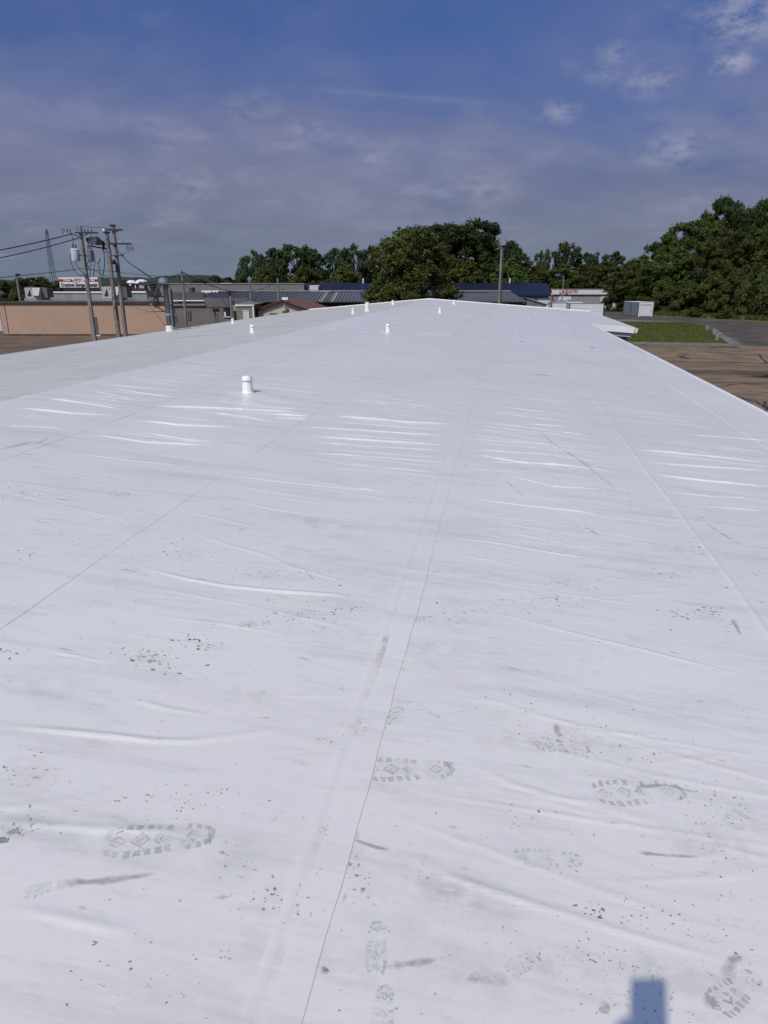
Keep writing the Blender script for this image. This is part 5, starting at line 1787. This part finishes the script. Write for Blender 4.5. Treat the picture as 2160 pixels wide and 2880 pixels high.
# ------------------------------------------------------------------ wooden stumps by the lawn
st_m = mat('pale weathered stump', (0.26, 0.235, 0.2), .9, .15, 4)
for (px, py, hh_, label) in ((1988, 931, .62, 'farthest of the short pale posts at the lawn corner'), (2008, 942, .68, 'middle one of the short pale posts at the lawn corner'), (2015, 958, .85, 'nearest and widest of the short pale posts at the lawn corner')):
    g_ = ground(px, py)
    t = thing('bollard', label, 'bollard', (g_.x, g_.y, 0), YAW, 'short posts at the lawn corner')
    part('post', st_m, t, lambda b: b.tube([(0, 0, 0), (.02, 0, hh_ * .6), (.0, .02, hh_)], [.15, .15, .14], 9))
    part('top', mat('dark post top', (0.1, 0.09, 0.08), .9, .1), t, lambda b: b.tube([(0, .02, hh_ + .003), (0, .02, hh_ + .05)], [.13, .1], 9))

# ------------------------------------------------------------------ trees
def leaf_mat(name, stops, rough=0.55):
    m = bpy.data.materials.new(name)
    m.use_nodes = True
    t = m.node_tree
    b = t.nodes['Principled BSDF']
    a = nd(t, 'ShaderNodeAttribute', attribute_name='tone')
    oi = nd(t, 'ShaderNodeObjectInfo')
    r = ramp(t, stops, a.outputs['Fac'])
    hs_ = nd(t, 'ShaderNodeHueSaturation')
    t.links.new(math_n(t, 'ADD', math_n(t, 'MULTIPLY', oi.outputs['Random'], 0.05), 0.475), hs_.inputs['Hue'])
    t.links.new(math_n(t, 'ADD', math_n(t, 'MULTIPLY', oi.outputs['Random'], 0.5), 0.75), hs_.inputs['Value'])
    t.links.new(r.outputs[0], hs_.inputs['Color'])
    t.links.new(hs_.outputs[0], b.inputs['Base Color'])
    b.inputs['Roughness'].default_value = rough
    b.inputs['Specular IOR Level'].default_value = 0.25
    tr_ = nd(t, 'ShaderNodeBsdfTranslucent')
    t.links.new(hs_.outputs[0], tr_.inputs[0])
    mx = nd(t, 'ShaderNodeMixShader')
    mx.inputs[0].default_value = 0.22
    t.links.new(b.outputs[0], mx.inputs[1])
    t.links.new(tr_.outputs[0], mx.inputs[2])
    t.links.new(mx.outputs[0], t.nodes['Material Output'].inputs[0])
    return m


LEAF = {  # bright end of each range raised to stand in for sunlit leaf masses
    'deep': leaf_mat('deep green leaves', [(0.0, (0.022, 0.042, 0.010)), (0.6, (0.046, 0.078, 0.018)), (1.0, (0.10, 0.138, 0.032))]),
    'olive': leaf_mat('olive leaves', [(0.0, (0.034, 0.048, 0.009)), (0.6, (0.074, 0.094, 0.015)), (1.0, (0.16, 0.175, 0.032))]),
    'cool': leaf_mat('bluish green leaves', [(0.0, (0.027, 0.047, 0.018)), (0.6, (0.056, 0.086, 0.034)), (1.0, (0.115, 0.15, 0.066))]),
    'fresh': leaf_mat('fresh green leaves', [(0.0, (0.036, 0.055, 0.010)), (0.6, (0.08, 0.105, 0.02)), (1.0, (0.15, 0.17, 0.04))]),
}
bark = mat('grey brown bark', (0.045, 0.038, 0.03), .9, .2, 5, stretch=(1, 1, .2))


def crown_arrays(rng, Rr, Hh, z0, nclump, nleaf, leaf, shape):
    """leaf quads spread in uneven clumps through the crown; returns quads, tone and clump centres"""
    C, rad = [], []
    for k in range(nclump):
        for _ in range(30):
            f_ = rng.uniform(0, 1)
            z = z0 + (Hh - z0) * f_
            if shape == 'round':
                rm = Rr * math.sqrt(max(.03, 1 - ((f_ - .45) / .58) ** 2))
            elif shape == 'mound':
                rm = Rr * math.sqrt(max(.02, 1 - f_ ** 1.6)) * (0.92 if f_ < .15 else 1)
            elif shape == 'tall':
                rm = Rr * (0.55 + .45 * math.sin(f_ * 2.6 + .35)) * (1 if f_ < .8 else (1 - f_) / .2 * .7 + .3)
            else:   # open
                rm = Rr * (0.35 + .65 * f_) if f_ < .75 else Rr * math.sqrt(max(.05, 1 - ((f_ - .75) / .27) ** 2))
            a = rng.uniform(0, 6.283)
            q = rm * rng.uniform(.25, 1) ** .55
            p = np.array([q * math.cos(a), q * math.sin(a), z])
            cr = Rr * rng.uniform(.12, .24)
            if all(np.linalg.norm(p - c_) > .42 * (cr + r_) for c_, r_ in zip(C, rad)):
                break
        C.append(p)
        rad.append(cr)
    C, rad = np.array(C), np.array(rad)
    # hanging twig level: each clump is a spray of smaller tufts
    wgt = rad ** 2
    which = rng.choice(len(C), nleaf, p=wgt / wgt.sum())
    ntuft = 26
    td = rng.normal(size=(len(C), ntuft, 3))
    td /= np.linalg.norm(td, axis=2, keepdims=True)
    td *= rng.uniform(.45, 1.05, (len(C), ntuft, 1))
    td[:, :, 2] *= .75
    tuft = C[:, None, :] + td * rad[:, None, None]
    ti = rng.integers(0, ntuft, nleaf)
    cen = tuft[which, ti] + rng.normal(size=(nleaf, 3)) * (rad[which] * .16)[:, None]
    nrm = td[which, ti] / (np.linalg.norm(td[which, ti], axis=1, keepdims=True) + 1e-6) + rng.normal(size=(nleaf, 3)) * .75 + np.array([0, 0, .35])
    nrm /= np.linalg.norm(nrm, axis=1, keepdims=True)
    t1 = np.cross(nrm, rng.normal(size=(nleaf, 3)))
    t1 /= np.linalg.norm(t1, axis=1, keepdims=True)
    t2 = np.cross(nrm, t1)
    s1 = (leaf * rng.uniform(.6, 1.3, nleaf))[:, None]
    s2 = s1 * rng.uniform(.45, .8, nleaf)[:, None]
    quad = np.stack([cen - t1 * s1, cen + t2 * s2 - nrm * s1 * .15, cen + t1 * s1, cen - t2 * s2 - nrm * s1 * .15], 1)
    ctone = rng.uniform(0, 1, len(C))
    tone = np.clip(.45 * ctone[which] + .55 * rng.uniform(0, 1, nleaf), 0, 1)
    return quad.reshape(-1, 3), tone, C, rad


def make_tree(seed, Rr, Hh, z0, nclump, nleaf, leaf, shape, lm_):
    rng = np.random.default_rng(seed)
    V_, tone, C, rad = crown_arrays(rng, Rr, Hh, z0, nclump, nleaf, leaf, shape)
    me = np_mesh('crown', V_, np.arange(len(V_)).reshape(-1, 4), LEAF[lm_], False)
    a = me.attributes.new('tone', 'FLOAT', 'FACE')
    a.data.foreach_set('value', tone.astype(np.float32))
    b = MB()
    r0 = .035 * Hh
    ht = z0 + (Hh - z0) * .55
    b.tube([(0, 0, -.1), (.1, 0, ht * .25), (.0, .15, ht * .6), (.1, .1, ht), (0.1, 0.2, Hh * .9)], [r0 * 1.25, r0, r0 * .75, r0 * .45, r0 * .08], 9)
    for k in rng.choice(len(C), min(14, len(C)), replace=False):
        c_ = C[k]
        zs = min(c_[2] * .55, ht) + .2
        mid = np.array([c_[0] * .45, c_[1] * .45, zs + (c_[2] - zs) * .62])
        b.tube([(0.05, 0.05, zs), tuple(mid), tuple(c_)], [r0 * .36, r0 * .2, r0 * .06], 6, False)
    return me, b.mesh('trunk', bark, True)


TREES = {}
for key, args in {
    'roundA': (1, 5.0, 12, 2.2, 80, 24000, .17, 'round', 'cool'), 'roundB': (2, 5.0, 12, 1.8, 85, 26000, .17, 'round', 'deep'),
    'tallA': (3, 4.0, 14, 2.0, 80, 22000, .17, 'tall', 'cool'), 'tallB': (4, 4.2, 14, 1.4, 80, 24000, .17, 'tall', 'deep'),
    'openA': (5, 5.0, 12, 3.2, 38, 11000, .17, 'open', 'cool'), 'mound': (6, 5.5, 12, .4, 130, 60000, .12, 'mound', 'olive'),
    'shrubA': (7, 4.0, 6, .2, 60, 16000, .14, 'mound', 'olive'), 'woodA': (8, 5.0, 14, .6, 100, 30000, .17, 'tall', 'olive'),
    'woodB': (9, 5.5, 15, .6, 100, 32000, .17, 'round', 'olive'), 'shrubF': (10, 4.0, 6, .2, 60, 16000, .14, 'mound', 'fresh'),
    'woodC': (12, 5.5, 15, 2.0, 120, 42000, .17, 'round', 'deep')}.items():
    TREES[key] = (make_tree(*args), args[1], args[2])


def tree(key, label, px, v, top_py, wpx, cat='tree', group=None, name='tree', spin=None):
    (cm, tm), Rr, Hh = TREES[key]
    u, zt_ = uz(px, top_py, v)
    w_ = wpx * v * .955 / FPX
    p = W(u, v)
    t = thing(name, label, cat, (p.x, p.y, 0), random.uniform(0, 6.28) if spin is None else spin, group)
    sx, sz = w_ / (2 * Rr), zt_ / Hh
    for nm, me in (('trunk', tm), ('crown', cm)):
        o = link(nm, me, t)
        o.scale = (sx, sx * random.uniform(.9, 1.1), sz)
    return t


# bushes behind the peach building
G0 = 'bushy trees behind the peach building'
for key, px, v, top, w, lab in (('shrubF', 15, 128, 796, 110, 'low bushy tree at the left picture edge behind the peach building'), ('roundB', 78, 132, 782, 110, 'dense bush immediately right of the small lamp pole'),
                                ('shrubA', 122, 136, 790, 90, 'olive bush between the lamp pole and the mast foot'), ('shrubF', 165, 140, 797, 80, 'bush at the foot of the lattice mast under the billboard edge'),
                                ('roundB', 215, 145, 804, 110, 'dark bush seen beneath the billboard'), ('shrubA', 275, 150, 806, 90, 'dark bush just right of the billboard end'), ('shrubA', 345, 175, 797, 100, 'dark bush below the smaller dome'), ('roundB', 425, 190, 794, 110, 'dark bush behind the service pole')):
    tree(key, lab, px, v, top, w, 'bush' if 'bush' in lab and 'tree' not in lab else 'tree', G0, 'bush')
# small far trees
for px, top, w, lab in ((605, 775, 46, 'tiny far tree with a pointed top left of the tree row'), (640, 781, 50, 'tiny far round tree left of the tree row'), (672, 779, 40, 'tiny far tree touching the tree row on its left'), (560, 786, 60, 'tiny far tree above the warehouse middle')):
    tree('tallB', lab, px, 290, top, w, 'tree', 'tiny far trees', 'tree')
G1 = 'trees in the row behind the warehouse'
for key, px, v, top, w, lab in (('roundA', 712, 172, 708, 95, 'leftmost tree of the row, pale leaved and open'), ('tallA', 768, 176, 704, 90, 'second tree of the row, right beside the leftmost'), ('roundB', 835, 172, 692, 130, 'tallest broad tree in the left part of the row'),
                                ('tallB', 880, 178, 706, 90, 'dark narrow tree right of the broad tall one in the row'), ('tallA', 940, 182, 704, 80, 'slim pale tree in the middle of the row'), ('roundA', 995, 178, 690, 110, 'pale rounded tree of the row next to the big olive tree'),
                                ('tallA', 1050, 184, 698, 90, 'row tree half hidden by the big olive tree'), ('shrubA', 740, 165, 755, 120, 'low dark undergrowth at the left foot of the row'), ('shrubA', 860, 166, 757, 140, 'low dark undergrowth under the broad tall tree'), ('shrubA', 970, 168, 752, 140, 'low dark undergrowth left of the big olive tree')):
    tree(key, lab, px, v, top, w, 'tree' if 'undergrowth' not in lab else 'bush', G1)
tree('mound', 'big spreading olive green tree in the centre, nearest of all', 1160, 86, 648, 300, 'tree', None, 'tree', 1.0)
tree('shrubA', 'low brushwood growing left under the big olive tree', 1085, 84, 815, 90, 'bush', None, 'bush')
G2 = 'dark trees right of the centre'
for key, px, v, top, w, lab in (('woodC', 1250, 168, 634, 190, 'dark tree crown rising directly behind the big olive tree'), ('woodC', 1345, 172, 626, 190, 'broad darkest tree behind the light pole'), ('tallB', 1436, 176, 684, 100, 'dark tree right beside the light pole'), ('woodC', 1300, 182, 640, 170, 'dark crown between the two highest dark trees of the centre'),
                                ('woodA', 1470, 182, 722, 100, 'lower olive tree sloping down right of the light pole'), ('shrubA', 1300, 164, 740, 190, 'dark undergrowth above the navy roof left of the light pole'), ('shrubA', 1430, 164, 745, 150, 'dark undergrowth above the navy roof right of the light pole')):
    tree(key, lab, px, v, top, w, 'tree' if 'undergrowth' not in lab else 'bush', G2)
G3 = 'trees behind the electrical shop'
for key, px, v, top, w, lab in (('openA', 1530, 205, 704, 62, 'small flat topped tree with bare gaps, left of the rounded one'), ('roundB', 1600, 206, 686, 92, 'tall rounded tree right above the shop lettering'), ('tallA', 1655, 208, 716, 70, 'first of the spiky pale trees right of the rounded one'),
                                ('openA', 1700, 206, 712, 90, 'airy pale tree with sky gaps before the wood begins'), ('tallA', 1735, 204, 713, 70, 'pale tree at the left end of the wood'), ('shrubA', 1520, 196, 752, 120, 'undergrowth at the right end of the navy roof'),
                                ('woodA', 1585, 194, 745, 110, 'lower tree standing behind the slender bare pole'), ('woodA', 1650, 195, 745, 110, 'lower tree above the right half of the shop'), ('woodA', 1715, 190, 738, 110, 'lower tree above the right end of the shop'), ('shrubA', 1780, 188, 742, 110, 'undergrowth between shop and wood')):
    tree(key, lab, px, v, top, w, 'tree' if 'undergrowth' not in lab else 'bush', G3)
G4 = 'trees of the wood at the right'
for key, px, v, top, w, lab in (
        ('woodB', 1760, 150, 768, 130, 'wood tree overhanging the right end of the shop'), ('woodA', 1810, 160, 722, 110, 'wood tree behind the lone container, tall and rear'), ('woodB', 1850, 143, 752, 140, 'wood tree spreading right above the lone container'),
        ('woodA', 1878, 166, 664, 120, 'rear wood tree where the skyline starts to climb'), ('woodB', 1930, 168, 632, 140, 'rear wood tree halfway up the climbing skyline'), ('woodA', 1985, 172, 604, 120, 'rear wood tree just left of the highest crown'),
        ('woodC', 2048, 176, 560, 118, 'highest rounded crown on the skyline of the wood'), ('woodC', 2110, 178, 592, 100, 'wood crown in the dip right of the highest one'), ('woodC', 2168, 168, 562, 120, 'tall dark wood crown at the right picture edge'),
        ('woodA', 1915, 140, 700, 130, 'front wood tree right of the lone container'), ('woodB', 1980, 138, 690, 150, 'front wood tree in the middle of the wood'), ('woodB', 2060, 142, 655, 150, 'front wood tree below the highest crown'),
        ('woodA', 2135, 140, 650, 140, 'front wood tree at the right below the tall dark crown'), ('woodB', 2215, 136, 620, 150, 'wood tree cut by the right picture edge'), ('woodA', 2290, 140, 600, 150, 'wood tree outside right of the picture edge')):
    tree(key, lab, px, v, top, w, 'tree', G4)
G5 = 'shrubs at the foot of the wood'
for key, px, v, top, w, lab in (
        ('shrubA', 1745, 150, 800, 90, 'shrub hiding the right end of the shop'), ('shrubA', 1875, 135, 790, 100, 'dark shrub close right of the lone container'), ('shrubA', 1940, 131, 800, 110, 'second dark shrub right of the lone container'),
        ('shrubA', 2010, 128, 780, 120, 'shrub with bare stems in the middle of the wood edge'), ('shrubA', 2075, 125, 770, 110, 'shrub left of the bright willowy bush'), ('shrubF', 2140, 118, 752, 120, 'bright willowy bush at the right edge of the wood'), ('shrubF', 2230, 116, 745, 120, 'bright willowy bush cut by the right picture edge'),
        ('shrubA', 1800, 146, 810, 90, 'shrub behind the lone container roof'), ('shrubF', 1960, 124, 868, 50, 'small weedy bush on the verge before the wood'), ('shrubF', 2045, 119, 872, 60, 'low weedy bush on the verge beneath the dark gap')):
    tree(key, lab, px, v, top, w, 'bush', G5, 'bush')

# distant wooded hills
hill_m = mat('distant woodland', (0.03, 0.042, 0.026), .95, .3, .02, 0, 1, col2=(0.017, 0.025, 0.016))
hu = np.linspace(-420, 520, 380)
hills_v, hills_q = [], []
rh = np.random.default_rng(4)
prof = 6.6 + 1.3 * np.exp(-((hu + 175) / 60) ** 2) + 1.6 * np.sin(hu / 37) + 1.0 * np.sin(hu / 13 + 1) + np.repeat(rh.uniform(-.8, .8, 95), 4)[:380] + rh.uniform(-.5, .5, 380)
rows = [(0, 0, 0.0), (3, .45, 1.0), (8, .75, 1.2), (16, .92, 1.4), (26, 1.0, 1.0), (60, .95, 1.0), (130, 0, 0)]
for dv, k, jit in rows:
    for i, u in enumerate(hu):
        w = W(u + rh.uniform(-1, 1), 560 + dv + rh.uniform(-1, 1) * jit * 2, max(0, prof[i] * k + rh.uniform(-.5, .5) * jit))
        hills_v.append(tuple(w))
n = len(hu)
hills_q = np.array([(r_ * n + i, r_ * n + i + 1, (r_ + 1) * n + i + 1, (r_ + 1) * n + i) for r_ in range(len(rows) - 1) for i in range(n - 1)])
hl = link('hills', np_mesh('hills', np.array(hills_v), hills_q, hill_m, True))
tag(hl, 'low wooded hills along the horizon', None, None, 'structure')


# grass blades: lawn and the rough verge along the wood
def grass(name, label, poly, n, h0, h1, m):
    P = [ground(*p) for p in poly]
    xs_ = [p.x for p in P]
    ys_ = [p.y for p in P]
    rng = np.random.default_rng(21)
    pts = np.stack([rng.uniform(min(xs_), max(xs_), n * 3), rng.uniform(min(ys_), max(ys_), n * 3)], 1)
    inside = np.zeros(len(pts), bool)
    for i in range(len(P)):
        a, b_ = P[i], P[(i + 1) % len(P)]
        c_ = ((a.y > pts[:, 1]) != (b_.y > pts[:, 1])) & (pts[:, 0] < (b_.x - a.x) * (pts[:, 1] - a.y) / (b_.y - a.y + 1e-9) + a.x)
        inside ^= c_
    pts = pts[inside][:n]
    k = len(pts)
    an = rng.uniform(0, 6.28, k)
    hh_ = rng.uniform(h0, h1, k)
    w_ = hh_ * rng.uniform(.25, .5, k)
    dx, dy_ = np.cos(an) * w_, np.sin(an) * w_
    ln = rng.normal(0, .25, (k, 2)) * hh_[:, None]
    z = np.full(k, .018)
    v_ = np.stack([np.stack([pts[:, 0] - dx, pts[:, 1] - dy_, z], 1), np.stack([pts[:, 0] + dx, pts[:, 1] + dy_, z], 1), np.stack([pts[:, 0] + ln[:, 0], pts[:, 1] + ln[:, 1], z + hh_], 1)], 1)
    me = np_mesh(name, v_.reshape(-1, 3), np.arange(k * 3).reshape(-1, 3), m, False)
    a = me.attributes.new('tone', 'FLOAT', 'FACE')
    a.data.foreach_set('value', rng.uniform(0, 1, k).astype(np.float32))
    return tag(link(name, me), label, 'grass', None, 'stuff')


gl = leaf_mat('grass blades', [(0.0, (0.065, 0.092, 0.015)), (0.6, (0.11, 0.14, 0.025)), (1.0, (0.16, 0.17, 0.04))], .7)
gw = leaf_mat('weed blades', [(0.0, (0.04, 0.055, 0.012)), (0.6, (0.08, 0.095, 0.022)), (1.0, (0.13, 0.13, 0.05))], .7)
grass('grass_blades', 'short green grass of the lawn', LAWN, 26000, .06, .16, gl)
grass('tall_weeds', 'rough tall grass and weeds along the wood', [(1835, 886), (1960, 894), (2060, 899), (2170, 904), (2170, 880), (1835, 878)], 14000, .3, .9, gw)

# ------------------------------------------------------------------ the photographer, whose phone and hands throw the shadow at the lower right
skin_m = mat('skin', (0.42, 0.27, 0.2), .55, .04)
shirt_m = mat('navy work shirt', (0.03, 0.04, 0.07), .85, .1)
jean_m = mat('worn jeans', (0.05, 0.07, 0.12), .9, .15)
boot_m = mat('brown boots', (0.07, 0.045, 0.03), .7, .1)
RZ = float(flat_z(0, -.42))
PP = thing('person', 'photographer in navy shirt and jeans holding up a phone on the white roof', 'person', (0, 0, RZ))


def skin_obj(name, verts, edges, radii, m, parent, root=0, lev=2):
    me = bpy.data.meshes.new(name)
    me.from_pydata(verts, edges, [])
    me.materials.append(m)
    o = link(name, me, parent)
    md = o.modifiers.new('skin', 'SKIN')
    md.use_smooth_shade = True
    for i, r_ in enumerate(radii):
        sv = me.skin_vertices[0].data[i]
        sv.radius = (r_, r_) if not hasattr(r_, '__len__') else r_
        sv.use_root = i == root
    s_ = o.modifiers.new('sub', 'SUBSURF')
    s_.levels = s_.render_levels = lev
    return o


by = -.50
lens_h = EYE - RZ
ph = lens_h - .115      # grip height
bv = [(0, by, .95), (0, by, 1.12), (0, by - .01, 1.30), (0, by - .01, 1.42), (0, by + .01, 1.50), (0, by + .03, 1.58), (0, by + .04, 1.66), (0, by + .02, 1.72),
      (-.19, by, 1.38), (-.26, by + .14, 1.15), (-.10, by + .37, ph - .04), (-.055, by + .43, ph - .01),
      (.19, by, 1.38), (.27, by + .14, 1.15), (.135, by + .36, ph - .05), (.08, by + .43, ph - .015),
      (-.09, by, .80), (-.12, by + .02, .50), (-.12, by - .02, .10), (-.13, by + .14, .05), (.09, by, .80), (.13, by + .02, .50), (.14, by - .02, .10), (.16, by + .14, .05)]
be = [(0, 1), (1, 2), (2, 3), (3, 4), (4, 5), (5, 6), (6, 7), (3, 8), (8, 9), (9, 10), (10, 11), (3, 12), (12, 13), (13, 14), (14, 15), (0, 16), (16, 17), (17, 18), (18, 19), (0, 20), (20, 21), (21, 22), (22, 23)]
brd = [(.11, .09), (.12, .09), (.16, .11), (.12, .09), .055, .075, (.085, .1), .06, .06, .045, .03, (.03, .02), .06, .045, .03, (.03, .02), .075, .06, .042, .04, .075, .06, .042, .04]
BODY = skin_obj('body', bv, be, brd, skin_m, PP)
skin_obj('shirt', [(0, by, .86)] + [bv[i] for i in (1, 2, 3, 8, 9, 12, 13)] + [(-.20, by + .24, 1.22), (.21, by + .24, 1.22)], [(0, 1), (1, 2), (2, 3), (3, 4), (4, 5), (3, 6), (6, 7), (5, 8), (7, 9)],
         [(.165, .13), (.155, .125), (.18, .13), (.135, .1), .075, .06, .075, .06, .05, .05], shirt_m, PP, 1)
skin_obj('trousers', [(0, by, 1.04), (0, by, .93), (-.095, by, .78), (-.12, by + .02, .50), (-.12, by - .01, .06), (.095, by, .78), (.13, by + .02, .50), (.14, by - .01, .06)],
         [(0, 1), (1, 2), (2, 3), (3, 4), (1, 5), (5, 6), (6, 7)], [(.14, .11), (.135, .115), .095, .078, .07, .095, .078, .07], jean_m, PP, 1)
for s_ in (-1, 1):
    skin_obj('boot', [(s_ * .125, by - .06, .05), (s_ * .13, by + .05, .05), (s_ * .145, by + .19, .045), (s_ * .125, by - .03, .16)], [(0, 1), (1, 2), (0, 3)], [.052, .054, .046, .062], boot_m, PP)
part('cap', shirt_m, PP, lambda b: b.lathe([(.098, 1.69), (.10, 1.73), (.085, 1.775), (.045, 1.80), (0, 1.805)], (0, by + .03, 0), 18), True)
part('cap_peak', shirt_m, PP, lambda b: b.slab([(-.08, by + .10), (-.07, by + .17), (0, by + .20), (.07, by + .17), (.08, by + .10)], 1.69, 1.698))
part('nose', skin_m, BODY, lambda b: b.lathe([(.016, 1.615), (.014, 1.64), (.005, 1.665)], (0, by + .135, 0), 10), True)
for s_ in (-1, 1):
    part('eye', dark_gap, BODY, lambda b: b.lathe([(.0, 1.648), (.011, 1.653), (.011, 1.662), (.0, 1.667)], (s_ * .033, by + .122, 0), 10), True)
    part('ear', skin_m, BODY, lambda b: b.lathe([(.006, 1.60), (.018, 1.63), (.016, 1.655), (.004, 1.67)], (s_ * .092, by + .03, 0), 10), True)
part('mouth', mat('lips', (0.3, 0.14, 0.11), .5, .05), BODY, lambda b: b.box(-.025, .025, by + .118, by + .126, 1.583, 1.591))
# fingers closing round the lower part of the phone, thumbs in front of its screen
for s_ in (-1, 1):
    for k in range(4):
        zf = ph + .012 - k * .021
        L_ = (.98, 1.05, 1.0, .82)[k]
        x0 = s_ * .058
        skin_obj('finger', [(x0 + s_ * .004, by + .435, zf - .004), (x0 - s_ * .006, by + .47 * 1.0, zf), (x0 - s_ * .028 * L_, by + .489, zf + .002), (x0 - s_ * .05 * L_, by + .484, zf + .003)], [(0, 1), (1, 2), (2, 3)], [.0095, .009, .0085, .0075], skin_m, BODY, 0, 1)
    skin_obj('thumb', [(s_ * .058, by + .42, ph - .03), (s_ * .052, by + .435, ph + .0), (s_ * .035, by + .440, ph + .03)], [(0, 1), (1, 2)], [.012, .011, .009], skin_m, BODY, 0, 1)
PH = thing('phone', 'slim black phone held upright in both hands', 'phone', (0, 0, EYE), YAW)
phb = MB()
n = 12
oc = []
for (cx_, cz_, a0) in ((.030, .008, 0), (-.030, .008, 90), (-.030, -.132, 180), (.030, -.132, 270)):
    for k in range(5):
        a = R(a0 + k * 22.5)
        oc.append((cx_ + .0085 * math.cos(a), cz_ + .0085 * math.sin(a)))
o = phb.prism(oc, -.016, -.008).build('case', black_metal, PH)
part('screen', glass_m, PH, lambda b: b.box(-.034, .034, -.0175, -.0162, -.135, .011))
part('lens_ring', dark_gap, PH, lambda b: b.add([(.008 * math.cos(a), -.0075, .008 * math.sin(a)) for a in np.linspace(0, 6.28, 13)[:-1]], [tuple(range(12))]))
for c_ in PH.children:
    c_.rotation_euler = (-PIT, 0, 0)
S.render.resolution_x, S.render.resolution_y = 768, 1024
